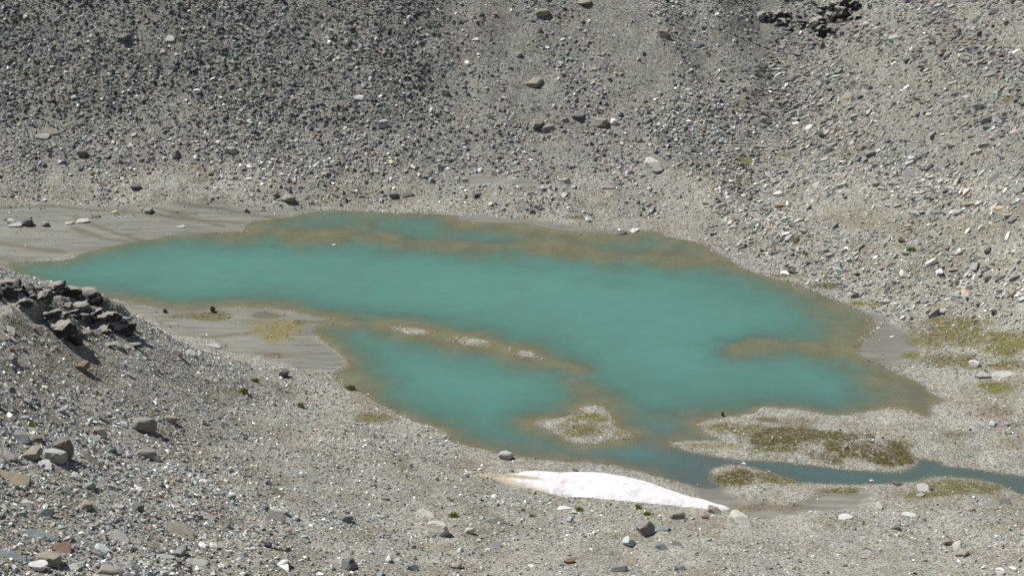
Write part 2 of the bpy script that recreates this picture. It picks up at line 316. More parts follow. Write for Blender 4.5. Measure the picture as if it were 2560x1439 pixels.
def ground_material():
    m, nt, b = new_mat('ground_gravel'); L = nt.links.new
    geo = N(nt, 'ShaderNodeNewGeometry'); P = geo.outputs['Position']
    za = N(nt, 'ShaderNodeAttribute', attribute_name='zone'); zs = N(nt, 'ShaderNodeSeparateColor'); L(za.outputs['Color'], zs.inputs[0])
    zb = N(nt, 'ShaderNodeAttribute', attribute_name='zone2'); zt = N(nt, 'ShaderNodeSeparateColor'); L(zb.outputs['Color'], zt.inputs[0])
    mc = N(nt, 'ShaderNodeAttribute', attribute_name='mosscol')
    sandw, mossw_, wet_ = zs.outputs[0], zs.outputs[1], zs.outputs[2]; chan_, mud_, bed_ = zt.outputs[0], zt.outputs[1], zt.outputs[2]
    vor = N(nt, 'ShaderNodeTexVoronoi'); vor.inputs['Scale'].default_value = 9.0; L(P, vor.inputs['Vector'])
    vor2 = N(nt, 'ShaderNodeTexVoronoi'); vor2.inputs['Scale'].default_value = 4.2; L(P, vor2.inputs['Vector'])
    bw = N(nt, 'ShaderNodeSeparateColor'); L(vor.outputs['Color'], bw.inputs[0]); bw2 = N(nt, 'ShaderNodeSeparateColor'); L(vor2.outputs['Color'], bw2.inputs[0])
    big = noise(nt, P, 0.12, 3); mid = noise(nt, P, 0.9, 5, .65); fine = noise(nt, P, 7.0, 4, .7)
    g = mixc(nt, ramp(nt, big, .35, .65), (0.200, 0.199, 0.183), (0.238, 0.229, 0.198))
    g = mixc(nt, ramp(nt, mid, .42, .68), g, (0.210, 0.200, 0.165))
    pa = N(nt, 'ShaderNodeAttribute', attribute_name='pale'); g = mixc(nt, pa.outputs['Fac'], g, mixc(nt, 1.0, g, (1.27, 1.26, 1.23), 'MULTIPLY'))
    soil = mth(nt, 'MULTIPLY', ramp(nt, noise(nt, P, .22, 5, .62), .46, .62), mth(nt, 'ADD', .30, mth(nt, 'MULTIPLY', pa.outputs['Fac'], .5))); g = mixc(nt, soil, g, (0.190, 0.168, 0.118))
    peb = mth(nt, 'ADD', mth(nt, 'MULTIPLY', bw.outputs[0], .9), mth(nt, 'MULTIPLY', bw2.outputs[1], .45))
    peb = mth(nt, 'ADD', mth(nt, 'MULTIPLY', peb, .85), .42)
    pv = N(nt, 'ShaderNodeCombineColor'); [L(peb, pv.inputs[i]) for i in range(3)]
    g = mixc(nt, 1.0, g, pv.outputs[0], 'MULTIPLY')
    # sand with faint streaks running with the water
    mp = N(nt, 'ShaderNodeMapping'); mp.inputs['Scale'].default_value = (0.09, 0.7, 1); mp.inputs['Rotation'].default_value = (0, 0, .12); L(P, mp.inputs[0])
    st = noise(nt, mp.outputs[0], 2.2, 6, .6)
    s = mixc(nt, ramp(nt, st, .35, .65), (0.142, 0.140, 0.118), (0.238, 0.232, 0.196)); s = mixc(nt, ramp(nt, mid, .50, .72), s, (0.190, 0.192, 0.175))
    s = mixc(nt, mth(nt, 'MULTIPLY', chan_, .8), s, (0.115, 0.105, 0.070))
    s = mixc(nt, mth(nt, 'MULTIPLY', mud_, .6), s, (0.165, 0.160, 0.145))
    col = mixc(nt, sandw, g, s)
    mm = mth(nt, 'MULTIPLY', mossw_, ramp(nt, noise(nt, P, 3.0, 5, .7), .30, .55)); mm = mth(nt, 'MINIMUM', mth(nt, 'MULTIPLY', mm, 1.1), 1.0)
    mcol = mixc(nt, 1.0, mc.outputs[0], mixc(nt, fine, (.55, .55, .55), (1.5, 1.5, 1.5)), 'MULTIPLY')
    col = mixc(nt, mm, col, mcol)
    col = mixc(nt, mth(nt, 'MULTIPLY', wet_, .42), col, mixc(nt, 1.0, col, (.60, .57, .50), 'MULTIPLY'))
    bedc = mixc(nt, ramp(nt, noise(nt, P, .45, 5, .6), .35, .65), (0.190, 0.132, 0.070), (0.270, 0.197, 0.118))
    ob = N(nt, 'ShaderNodeAttribute', attribute_name='outlet'); bedc = mixc(nt, mth(nt, 'MULTIPLY', ob.outputs['Fac'], .85), bedc, (0.105, 0.115, 0.115))
    col = mixc(nt, bed_, col, bedc)
    L(col, b.inputs['Base Color'])
    bh = mth(nt, 'ADD', mth(nt, 'MULTIPLY', vor.outputs['Distance'], -.8), mth(nt, 'MULTIPLY', fine, .5))
    bmp = N(nt, 'ShaderNodeBump'); bmp.inputs['Distance'].default_value = 0.07
    inv = mth(nt, 'SUBTRACT', 1.0, sandw); L(mth(nt, 'MULTIPLY', inv, .75), bmp.inputs['Strength']); L(bh, bmp.inputs['Height']); L(bmp.outputs[0], b.inputs['Normal'])
    return m
def rock_material(name, instanced):
    m, nt, b = new_mat(name); L = nt.links.new
    if instanced:
        at = N(nt, 'ShaderNodeAttribute', attribute_name='tint', attribute_type='INSTANCER'); base = at.outputs['Color']
    else:
        oi = N(nt, 'ShaderNodeObjectInfo'); base = oi.outputs['Color']
    geo = N(nt, 'ShaderNodeNewGeometry'); P = geo.outputs['Position']
    n1 = noise(nt, P, 2.5, 5, .65); n2 = noise(nt, P, 11.0, 4, .7)
    v = mth(nt, 'ADD', mth(nt, 'MULTIPLY', n1, .7), mth(nt, 'MULTIPLY', n2, .7)); v = mth(nt, 'ADD', v, .30)
    cc = N(nt, 'ShaderNodeCombineColor'); [L(v, cc.inputs[i]) for i in range(3)]
    col = mixc(nt, 1.0, base, cc.outputs[0], 'MULTIPLY')
    if not instanced:
        col = mixc(nt, mth(nt, 'MULTIPLY', ramp(nt, noise(nt, P, 1.7, 4), .56, .70), .55), col, (0.20, 0.155, 0.10))
        col = mixc(nt, mth(nt, 'MULTIPLY', ramp(nt, noise(nt, P, 5.0, 5, .75), .60, .72), .5), col, (0.07, 0.07, 0.065))
    L(col, b.inputs['Base Color'])
    bmp = N(nt, 'ShaderNodeBump'); bmp.inputs['Strength'].default_value = .6; bmp.inputs['Distance'].default_value = .06
    L(mth(nt, 'ADD', n2, n1), bmp.inputs['Height']); L(bmp.outputs[0], b.inputs['Normal'])
    return m
def water_material():
    m, nt, b = new_mat('glacial_water'); L = nt.links.new; nt.nodes.remove(b); out = nt.nodes['Material Output']
    geo = N(nt, 'ShaderNodeNewGeometry'); P = geo.outputs['Position']
    at = N(nt, 'ShaderNodeAttribute', attribute_name='depth'); dp = at.outputs['Fac']
    mp = N(nt, 'ShaderNodeMapping'); mp.inputs['Scale'].default_value = (0.45, .8, 1); L(P, mp.inputs[0])
    cl = noise(nt, mp.outputs[0], .10, 4, .6); cl2 = noise(nt, mp.outputs[0], .9, 4, .6)
    # suspended rock flour hides the floor within about a metre
    dd = mth(nt, 'MULTIPLY', dp, mth(nt, 'ADD', .55, mth(nt, 'MULTIPLY', cl, .9)))
    op = mth(nt, 'SUBTRACT', 1.0, mth(nt, 'EXPONENT', mth(nt, 'MULTIPLY', dd, -1.35 / 0.28)))
    tq = mixc(nt, ramp(nt, cl, .3, .7), (0.082, 0.214, 0.184), (0.090, 0.230, 0.194))
    tq = mixc(nt, mth(nt, 'MULTIPLY', ramp(nt, cl2, .35, .65), .6), tq, (0.088, 0.198, 0.168))
    ca = N(nt, 'ShaderNodeAttribute', attribute_name='sky_tint'); tq = mixc(nt, mth(nt, 'MULTIPLY', ca.outputs['Fac'], .75), tq, (0.080, 0.175, 0.195))  # bluer towards the outlet: sky reflection painted into the water colour
    dif = N(nt, 'ShaderNodeBsdfDiffuse'); L(tq, dif.inputs[0])
    tr = N(nt, 'ShaderNodeBsdfTransparent'); tr.inputs[0].default_value = (.86, .93, .90, 1)
    mx = N(nt, 'ShaderNodeMixShader'); L(op, mx.inputs[0]); L(tr.outputs[0], mx.inputs[1]); L(dif.outputs[0], mx.inputs[2])
    gl = N(nt, 'ShaderNodeBsdfGlossy'); gl.inputs['Roughness'].default_value = .12
    wv = N(nt, 'ShaderNodeMapping'); wv.inputs['Scale'].default_value = (0.5, 2.2, 1); L(P, wv.inputs[0])
    bmp = N(nt, 'ShaderNodeBump'); bmp.inputs['Strength'].default_value = .4; bmp.inputs['Distance'].default_value = .07
    L(noise(nt, wv.outputs[0], 1.6, 4, .6), bmp.inputs['Height']); L(bmp.outputs[0], gl.inputs['Normal']); L(bmp.outputs[0], dif.inputs['Normal'])
    fr = N(nt, 'ShaderNodeFresnel'); fr.inputs[0].default_value = 1.33; L(bmp.outputs[0], fr.inputs['Normal'])
    m2 = N(nt, 'ShaderNodeMixShader'); L(fr.outputs[0], m2.inputs[0]); L(mx.outputs[0], m2.inputs[1]); L(gl.outputs[0], m2.inputs[2])
    L(m2.outputs[0], out.inputs['Surface']); return m
def snow_material():
    m, nt, b = new_mat('old_snow'); L = nt.links.new
    geo = N(nt, 'ShaderNodeNewGeometry'); P = geo.outputs['Position']
    at = N(nt, 'ShaderNodeAttribute', attribute_name='dirt'); d = at.outputs['Fac']
    n1 = noise(nt, P, 1.6, 5, .65); n2 = noise(nt, P, 5.0, 4, .7)
    c = mixc(nt, ramp(nt, n1, .4, .7), (0.72, 0.70, 0.71), (0.57, 0.535, 0.55))
    k = mth(nt, 'MULTIPLY', d, ramp(nt, mth(nt, 'ADD', mth(nt, 'MULTIPLY', d, .6), mth(nt, 'MULTIPLY', n1, .6)), .3, .75))
    c = mixc(nt, k, c, mixc(nt, ramp(nt, n2, .35, .6), (0.44, 0.38, 0.28), (0.30, 0.245, 0.165)))
    L(c, b.inputs['Base Color']); b.inputs['Roughness'].default_value = .7
    bmp = N(nt, 'ShaderNodeBump'); bmp.inputs['Strength'].default_value = .5; bmp.inputs['Distance'].default_value = .12
    vo = N(nt, 'ShaderNodeTexVoronoi'); vo.inputs['Scale'].default_value = 1.7; L(P, vo.inputs['Vector'])
    L(mth(nt, 'ADD', n1, mth(nt, 'MULTIPLY', vo.outputs['Distance'], .8)), bmp.inputs['Height']); L(bmp.outputs[0], b.inputs['Normal']); return m
def leaf_material(name, instanced=True, col=(0.06, 0.10, 0.02)):
    m, nt, b = new_mat(name); L = nt.links.new
    geo = N(nt, 'ShaderNodeNewGeometry'); n = noise(nt, geo.outputs['Position'], 6.0, 4, .7)
    if instanced: base = N(nt, 'ShaderNodeAttribute', attribute_name='tint', attribute_type='INSTANCER').outputs['Color']
    else: base = N(nt, 'ShaderNodeRGB').outputs[0]; base.default_value = (*col, 1)
    L(mixc(nt, 1.0, base, mixc(nt, ramp(nt, n, .3, .7), (.55, .55, .55), (1.45, 1.4, 1.3)), 'MULTIPLY'), b.inputs['Base Color']); return m
def crag_material():
    m = rock_material('bedrock', False); nt = m.node_tree; b = nt.nodes['Principled BSDF']; L = nt.links.new; src = b.inputs['Base Color'].links[0].from_socket
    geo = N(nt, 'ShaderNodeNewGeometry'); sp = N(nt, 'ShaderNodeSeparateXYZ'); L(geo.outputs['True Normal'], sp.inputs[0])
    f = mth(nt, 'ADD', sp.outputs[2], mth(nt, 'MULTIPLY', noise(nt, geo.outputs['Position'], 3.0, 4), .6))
    L(mixc(nt, ramp(nt, f, .72, .98), src, (0.27, 0.26, 0.23)), b.inputs['Base Color']); return m  # pale debris on upward faces, also painting the block tops as lit
M_CRAG = crag_material(); M_GROUND = ground_material(); M_ROCKI = rock_material('scree_stone', True); M_ROCK = rock_material('boulder_stone', False)
M_WATER = water_material(); M_SNOW = snow_material(); M_MOSSI = leaf_material('moss_tuft'); M_BUSH = leaf_material('bush_leaf', False, (0.11, 0.13, 0.03)); M_GRASS = leaf_material('grass_blade', False, (0.27, 0.31, 0.09)); M_TWIG = leaf_material('twig', False, (0.09, 0.06, 0.035))

# ------------------------------------------------------------------ object helpers
def mesh_from(name, verts, faces, mat, smooth=False):
    me = bpy.data.meshes.new(name); me.from_pydata(verts, [], faces); me.materials.append(mat)
    if smooth: me.polygons.foreach_set('use_smooth', [True] * len(me.polygons))
    me.update(); return me
def grid_mesh(name, V, quads, mat, smooth=True):
    me = bpy.data.meshes.new(name); me.vertices.add(len(V)); me.vertices.foreach_set('co', V.astype(np.float32).ravel())
    n = len(quads); me.loops.add(n * 4); me.loops.foreach_set('vertex_index', quads.astype(np.int32).ravel())
    me.polygons.add(n); me.polygons.foreach_set('loop_start', np.arange(0, n * 4, 4, dtype=np.int32))
    me.update(calc_edges=True); me.validate()
    if smooth: me.polygons.foreach_set('use_smooth', np.ones(len(me.polygons), bool))
    me.materials.append(mat); return me
def attr_col(me, name, rgb):
    a = me.attributes.new(name, 'FLOAT_COLOR', 'POINT'); v = np.ones((len(me.vertices), 4), np.float32); v[:, :3] = rgb; a.data.foreach_set('color', v.ravel())
def attr_f(me, name, f):
    a = me.attributes.new(name, 'FLOAT', 'POINT'); a.data.foreach_set('value', np.asarray(f, np.float32).ravel())
def link(name, me, parent=None):
    o = bpy.data.objects.new(name, me); C.objects.link(o)
    if parent: o.parent = parent
    return o
def tag(o, label=None, cat=None, group=None, kind=None):
    if label: o['label'] = label
    if cat: o['category'] = cat
    if group: o['group'] = group
    if kind: o['kind'] = kind
    return o

# ------------------------------------------------------------------ setting: ground sheet and water
idx = np.arange(nx * ny).reshape(ny, nx)
quads = np.stack([idx[:-1, :-1], idx[:-1, 1:], idx[1:, 1:], idx[1:, :-1]], -1).reshape(-1, 4)
gm = grid_mesh('ground', np.stack([XX, YY, ZZ], -1).reshape(-1, 3), quads, M_GROUND)
attr_col(gm, 'zone', np.stack([sand, mossw, wet], -1).reshape(-1, 3)); attr_col(gm, 'mosscol', mosscol.reshape(-1, 3))
outlet = sstep(1560, 1760, PX + .6 * (PY - 1150)) * sstep(1075, 1130, PY)
attr_f(gm, 'outlet', outlet.ravel()); attr_f(gm, 'pale', np.maximum(sstep(330, 700, PY) * sstep(420, 560, PY + .12 * PX), .85 * sstep(390, 460, PY)).ravel())
attr_col(gm, 'zone2', np.stack([chan, mud, np.where(water_in, sstep(0, .35, dist), 0)], -1).reshape(-1, 3))
tag(link('ground', gm), kind='structure')

def water_sheet(name, polys, holes, z=0.0):
    P = np.concatenate(polys); x0, y0 = P.min(0) - .6; x1, y1 = P.max(0) + .6
    ix = np.where((GX >= x0) & (GX <= x1))[0]; iy = np.where((GY >= y0) & (GY <= y1))[0]
    sub = np.ix_(iy, ix); d, i = poly_dist(XX[sub], YY[sub], polys); ok = i | (d < .5)
    sx, sy = XX[sub], YY[sub]; id_ = np.arange(sx.size).reshape(sx.shape)
    q = np.stack([id_[:-1, :-1], id_[:-1, 1:], id_[1:, 1:], id_[1:, :-1]], -1); keep = (ok[:-1, :-1] & ok[:-1, 1:] & ok[1:, 1:] & ok[1:, :-1]); q = q[keep]
    used = np.unique(q); remap = np.full(sx.size, -1); remap[used] = np.arange(len(used))
    V = np.stack([sx.ravel()[used], sy.ravel()[used], np.full(len(used), z)], -1)
    me = grid_mesh(name, V, remap[q], M_WATER); attr_f(me, 'depth', np.maximum(z - ZZ[sub].ravel()[used], 0))
    apx, apy, _ = to_pixel(V[:, 0], V[:, 1], V[:, 2]); attr_f(me, 'sky_tint', sstep(980, 1170, apy + .12 * (apx - 1500))); return link(name, me)
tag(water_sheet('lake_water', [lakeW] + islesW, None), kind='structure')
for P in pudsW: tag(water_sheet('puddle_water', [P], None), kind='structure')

# ------------------------------------------------------------------ stones
def hull(pts, mat, name, bevel=0.0):
    bm = bmesh.new(); [bm.verts.new(p) for p in pts]
    r = bmesh.ops.convex_hull(bm, input=bm.verts); bmesh.ops.delete(bm, geom=[v for v in bm.verts if not v.link_faces], context='VERTS')
    bmesh.ops.dissolve_limit(bm, angle_limit=R(9), verts=bm.verts, edges=bm.edges)
    if bevel: bmesh.ops.bevel(bm, geom=list(bm.edges), offset=bevel, segments=1, affect='EDGES', clamp_overlap=True)
    bmesh.ops.recalc_face_normals(bm, faces=bm.faces)
    me = bpy.data.meshes.new(name); bm.to_mesh(me); bm.free(); me.materials.append(mat); return me
def rock_pts(r, n, slab):
    """unit-width angular stone: corners of a sheared prism knocked about"""
    pts = []
    if slab:
        k = r.randint(5, 7); el = r.uniform(.55, .95)
        for i in range(k):
            a = 2 * math.pi * (i + r.uniform(-.3, .3)) / k; rad = r.uniform(.38, .55)
            x, y = rad * math.cos(a), rad * math.sin(a) * el
            pts.append((x * r.uniform(.82, 1), y * r.uniform(.82, 1), .5 + r.uniform(-.12, .05))); pts.append((x * r.uniform(.9, 1.08), y * r.uniform(.9, 1.08), -.5 + r.uniform(-.05, .15)))
    else:
        for i in range(n):
            v = Vector((r.gauss(0, 1), r.gauss(0, 1), r.gauss(0, 1))).normalized(); v *= r.uniform(.40, .54)
            m = max(abs(v.x), abs(v.y), abs(v.z)); v *= .72 + .28 * (.42 / m)
            pts.append((v.x, v.y, v.z))
    return pts
rr = random.Random(3)
proto_col = bpy.data.collections.new('stone_shapes')
NP = 14
for i in range(NP):
    me = hull(rock_pts(rr, rr.randint(10, 14), i < 8), M_ROCKI, 'stone_shape'); o = bpy.data.objects.new('stone_shape_%02d' % i, me); proto_col.objects.link(o)
def crag(r_, lean, sub=4, mat=None, slab=False, dev=.14):
    """broken rock: a ball cut flat by random planes, with ledges along the bedding"""
    bm = bmesh.new(); bmesh.ops.create_icosphere(bm, subdivisions=sub, radius=1.0)
    zs = .12 if slab else .55
    planes = [(Vector((r_.gauss(0, 1), r_.gauss(0, 1), r_.gauss(0, zs))).normalized(), r_.uniform(.34, .56)) for _ in range(8 if slab else (9 if dev > .2 else 7))]
    planes += [(Vector((r_.uniform(-.25, .25), r_.uniform(-.25, .25), 1)).normalized(), r_.uniform(.40, .5)), (Vector((r_.uniform(-.2, .2), r_.uniform(-.2, .2), -1)).normalized(), .5)]
    steps = [r_.uniform(-dev, dev * .6) for _ in range(9)]; bed = Vector((r_.uniform(-.3, .3), r_.uniform(-.3, .3), 1)).normalized(); o3 = Vector((r_.uniform(0, 50), r_.uniform(0, 50), 3))
    from mathutils import noise as mn
    for v in bm.verts:
        d = v.co.normalized(); rad = .8
        for n, h in planes:
            c = d.dot(n)
            if c > .05: rad = min(rad, h / c)
        q = d * rad; i = int((q.dot(bed) + 1) * 4.5) % 9
        k = 1 + steps[i] + dev * .8 * mn.noise(q * 3.2 + o3) + r_.uniform(-.012, .012)
        v.co = Vector((q.x * k + lean * .3 * q.z, q.y * k, q.z * (1 + .3 * (k - 1))))
    me = bpy.data.meshes.new('rock_shape'); bm.to_mesh(me); bm.free(); me.materials.append(mat or M_ROCK); return me
BIG = [crag(rr, 0, 3, M_ROCK, i < 12, .06 if i < 12 else .045) for i in range(24)]     # first 12 slabs, then blocks

def scatter_tree(col):
    ng = bpy.data.node_groups.new('scatter', 'GeometryNodeTree')
    ng.interface.new_socket('Geometry', in_out='INPUT', socket_type='NodeSocketGeometry'); ng.interface.new_socket('Geometry', in_out='OUTPUT', socket_type='NodeSocketGeometry')
    gi = ng.nodes.new('NodeGroupInput'); go = ng.nodes.new('NodeGroupOutput'); L = ng.links.new
    ci = ng.nodes.new('GeometryNodeCollectionInfo'); ci.inputs[0].default_value = col; ci.inputs['Separate Children'].default_value = True; ci.inputs['Reset Children'].default_value = True
    iop = ng.nodes.new('GeometryNodeInstanceOnPoints'); iop.inputs['Pick Instance'].default_value = True
    def na(nm, ty):
        a = ng.nodes.new('GeometryNodeInputNamedAttribute'); a.data_type = ty; a.inputs[0].default_value = nm; return a.outputs[0]
    L(gi.outputs[0], iop.inputs['Points']); L(ci.outputs[0], iop.inputs['Instance']); L(na('idx', 'INT'), iop.inputs['Instance Index'])
    L(na('rot', 'FLOAT_VECTOR'), iop.inputs['Rotation']); L(na('scl', 'FLOAT_VECTOR'), iop.inputs['Scale']); L(iop.outputs[0], go.inputs[0]); return ng
T_STONE = scatter_tree(proto_col)
def euler_of(M):
    sy = np.sqrt(M[:, 0, 0] ** 2 + M[:, 1, 0] ** 2)
    return np.stack([np.arctan2(M[:, 2, 1], M[:, 2, 2]), np.arctan2(-M[:, 2, 0], sy), np.arctan2(M[:, 1, 0], M[:, 0, 0])], -1)
def frames(n, yaw, tilt):
    """rotation with z along the (tilted) ground normal"""
    k = len(n); z = n + np.stack([rng.normal(0, 1, k) * tilt, rng.normal(0, 1, k) * tilt, np.zeros(k)], -1); z /= np.linalg.norm(z, axis=1, keepdims=True)
    x = np.stack([np.cos(yaw), np.sin(yaw), np.zeros(k)], -1); x -= (x * z).sum(1, keepdims=True) * z; x /= np.linalg.norm(x, axis=1, keepdims=True)
    return np.stack([x, np.cross(z, x), z], -1)
def point_cloud(name, pos, rot, scl, idx_, tint, tree):
    me = bpy.data.meshes.new(name); me.vertices.add(len(pos)); me.vertices.foreach_set('co', pos.astype(np.float32).ravel())
    for nm, v in (('rot', rot), ('scl', scl)):
        a = me.attributes.new(nm, 'FLOAT_VECTOR', 'POINT'); a.data.foreach_set('vector', v.astype(np.float32).ravel())
    a = me.attributes.new('idx', 'INT', 'POINT'); a.data.foreach_set('value', idx_.astype(np.int32))
    attr_col(me, 'tint', tint); o = link(name, me); md = o.modifiers.new('scatter', 'NODES'); md.node_group = tree; return o

PAL = np.array([(0.230,0.226,0.206),(0.207,0.230,0.222),(0.380,0.377,0.345),(0.62,0.62,0.60),(0.105,0.110,0.113),(0.30,0.270,0.210),(0.20,0.140,0.095)])
PALN = ['grey', 'bluish grey', 'pale grey', 'whitish', 'dark grey', 'tan', 'rusty brown']
def region_maps(px, py, x, y):
    """stone cover (0..1), size (m), palette weights, flatness and yaw for every candidate"""
    n = len(px); nz = fbm(x / 5, y / 5, 201, 3); nz2 = fbm(x / 1.8, y / 1.8, 221, 2)
    st_ = fbm((x + .35 * y) / 4.5, y / 20, 241, 3); wp = py + 60 * nz + 40 * st_; wx = px + 90 * nz + 130 * st_; nz = np.where(y > 140, .7 * nz + 1.5 * st_, nz)
    far = sstep(560, 520, py + 0 * nz) * 1.0; farland = (y > 135) & (px < 1900 - .0 * py) & (py < 545)
    dark = sstep(110, -110, wx - (1125 - .02 * py)) * sstep(350, 290, wp + .00 * px) * farland
    cluster = np.exp(-(((wx - 1760) / 180) ** 2 + ((wp - 320) / 75) ** 2)) * farland
    right = ((px > 1650) & (py < 960) & ~((px < 1900) & (py < 420)))
    rightw = sstep(1720, 1900, px + .35 * (py - 420)) * (py < 1000)
    near = (y < 118) & (py > 640)
    return nz, nz2, dark, cluster, farland, rightw, near

def candidates(n, x0, x1, y0, y1):
    x = rng.uniform(x0, x1, n); y = rng.uniform(y0, y1, n); z = ground_z(x, y); px, py, dep = to_pixel(x, y, z)
    k = (px > -140) & (px < 2700) & (py > -75) & (py < 1540) & (z > -.02); return x[k], y[k], z[k], px[k], py[k], dep[k]

ALL = []       # every loose stone first goes here, the largest become objects of their own
def add_layer(n, box, smin, smax, power, coverfn, tag_):
    x, y, z, px, py, dep = candidates(n, *box); nz, nz2, dark, cl, farl, rw, near = region_maps(px, py, x, y)
    sw = bil(sand, x, y); mw = bil(mossw, x, y); ds = bil(dist, x, y)
    cov = coverfn(px, py, x, y, nz, nz2, dark, cl, farl, rw, near, ds) * (1 - np.where(px < 640, .86, .965) * sw) * (1 - .6 * mw)
    k = rng.uniform(0, 1, len(x)) < cov
    x, y, z, px, py, dep, nz, nz2, dark, cl, farl, rw, near = [a[k] for a in (x, y, z, px, py, dep, nz, nz2, dark, cl, farl, rw, near)]
    m = len(x); u = rng.uniform(0, 1, m); s = smin * (1 - u * (1 - (smin / smax) ** power)) ** (-1 / power)
    s = s * (1 + .25 * cl * (s < .5)) * (1 + .25 * (rw > .5) * (s > .2)); s = np.where(farl, np.minimum(s, .75), s)
    slab = rng.uniform(0, 1, m) < np.where(farl, .35, np.where(rw > .5, .85, .68)); ix = np.where(slab, rng.integers(0, 8, m), rng.integers(8, NP, m))
    fl = np.where(slab, rng.uniform(.16, .42, m), rng.uniform(.5, .85, m)); asp = np.where(rw > .5, rng.uniform(.32, .65, m), np.where(near & slab, rng.uniform(.38, .85, m), rng.uniform(.55, 1.0, m)))
    scl = np.stack([s, s * asp, s * fl], -1)
    nrm = ground_n(x, y); yaw = np.where(rw > .5, rng.normal(.25, .45, m), np.where(near, rng.normal(-.25, .75, m), rng.uniform(0, 2 * np.pi, m)))
    M = frames(nrm, yaw, np.where(slab, np.where(near | (rw > .5), .36, .26), .5)); rot = euler_of(M)
    wts = np.zeros((m, 7)); wts[:] = (.40, .22, .17, .035, .09, .075, .010)
    wts += dark[:, None] * np.array((-.10, .04, .06, .03, .12, -.05, -.01)); wts += (rw > .5)[:, None] * np.array((-.05, -.06, .14, .01, -.04, .07, .01))
    wts += near[:, None] * np.array((-.06, .06, .08, .015, -.05, .01, .01)); wts = np.clip(wts, .004, None); cum = np.cumsum(wts / wts.sum(1, keepdims=True), 1)
    pi = np.minimum((rng.uniform(0, 1, m)[:, None] > cum).sum(1), 6)
    tint = PAL[pi] * np.exp(rng.normal(0, .30, m))[:, None] * (1 + rng.normal(0, .03, (m, 3)))
    pale = np.maximum(sstep(330, 700, py) * sstep(420, 560, py + .12 * px), .85 * sstep(390, 460, py)); tint *= (1.13 - .27 * dark + .20 * pale - .16 * (rw > .5) * sstep(420, 200, py))[:, None]
    pos = np.stack([x, y, z + scl[:, 2] * .22], -1)
    reg = np.where(near, 0, np.where(farl & (dark > .5), 1, np.where(farl, 2, np.where(rw > .5, 3, 4))))
    ALL.append(dict(pos=pos, rot=rot, scl=scl, ix=ix, tint=tint, pi=pi, slab=slab, px=px, py=py, ps=s / dep, reg=reg, s=s))
def cov_far(px, py, x, y, nz, nz2, dark, cl, farl, rw, near, ds):
    base = np.where(farl, .20 + .25 * sstep(250, 380, py) * sstep(470, 400, py) + .35 * sstep(1150, 950, px) * sstep(480, 380, py), 0); base = np.where(farl, base + .5 * nz, 0)
    base = np.maximum(base, dark * (.90 + .9 * nz)); base = np.maximum(base, cl * (1.0 + .5 * nz)); base = np.where(rw > .5, .42 + .45 * nz, base)
    return np.clip(base, .02, 1) * (y > 118) * (py < 985) * np.where(rw > .5, sstep(830, 740, py), 1) * sstep(.3, 2.2, ds)
def cov_farsmall(px, py, x, y, nz, nz2, dark, cl, farl, rw, near, ds):
    base = np.where(farl, .55 + .5 * nz2, .0); base = np.where(rw > .4, .75 + .7 * nz2 + .2 * sstep(300, 600, py), base)
    return np.clip(np.maximum(base, .7 * dark), .04, 1) * (y > 118) * np.where(py > 960, 0, 1)
def cov_low(px, py, x, y, nz, nz2, dark, cl, farl, rw, near, ds):
    """pebbles of the shores, the islands, the peninsula and the near ground"""
    return np.clip(.55 + .8 * nz2 + .3 * sstep(1.2, .2, ds), .06, 1) * np.where(farl, 0, 1) * (py > 560)
def cov_near(px, py, x, y, nz, nz2, dark, cl, farl, rw, near, ds):
    lw = sstep(900, 100, px - .4 * (py - 1100)) * sstep(900, 1350, py + .2 * (600 - px)); a = .25 + .55 * lw + .6 * nz + .25 * sstep(1500, 600, px) * sstep(760, 1000, py)
    edge = np.exp(-((py - (690 + .42 * px)) / 60) ** 2) * (px < 620)
    return np.clip(a + .5 * edge, .05, 1) * near * np.where(px > 1150, sstep(1.2, 4.5, ds), 1)
def cov_nearbig(px, py, x, y, nz, nz2, dark, cl, farl, rw, near, ds):
    lw = sstep(1000, 100, px - .4 * (py - 1100)) * sstep(950, 1300, py + .25 * (500 - px)); slabs = np.exp(-(((px - 100) / 130) ** 2 + ((py - 850) / 35) ** 2))
    return np.clip(-.06 + .85 * lw + .25 * nz + .7 * slabs, .02, 1) * near * sstep(1.5, 6, ds)
FARB, NEARB = (-64, 64, 118, 212), (-46, 46, 50, 120)
add_layer(230000, FARB, .20, .95, 2.3, cov_far, 'far')
add_layer(330000, FARB, .10, .24, 1.8, cov_farsmall, 'farsmall')
add_layer(330000, (-64, 64, 50, 150), .055, .17, 1.8, cov_low, 'low')
add_layer(230000, NEARB, .105, .42, 2.2, cov_near, 'near')
add_layer(42000, NEARB, .26, .95, 2.4, cov_nearbig, 'nearbig')
A = {k: np.concatenate([a[k] for a in ALL]) for k in ALL[0]}
print('loose stones', len(A['s']))
SNOW = [(1175,1187),(1230,1183),(1290,1183),(1312,1177),(1360,1178),(1400,1181),(1450,1179),(1510,1182),(1560,1190),(1620,1205),(1680,1225),(1730,1243),(1770,1252),(1802,1263),(1826,1272),
 (1790,1276),(1740,1269),(1680,1263),(1600,1256),(1540,1251),(1480,1244),(1420,1242),(1380,1236),(1330,1223),(1280,1213),(1240,1201),(1210,1192)]
snowW = np.array([on_ground(a, b)[0][:2] for a, b in SNOW])
d_s, i_s = poly_dist(A['pos'][:, 0], A['pos'][:, 1], [snowW]); keepS = ~(i_s & (d_s > .12))
A = {k: v[keepS] for k, v in A.items()}

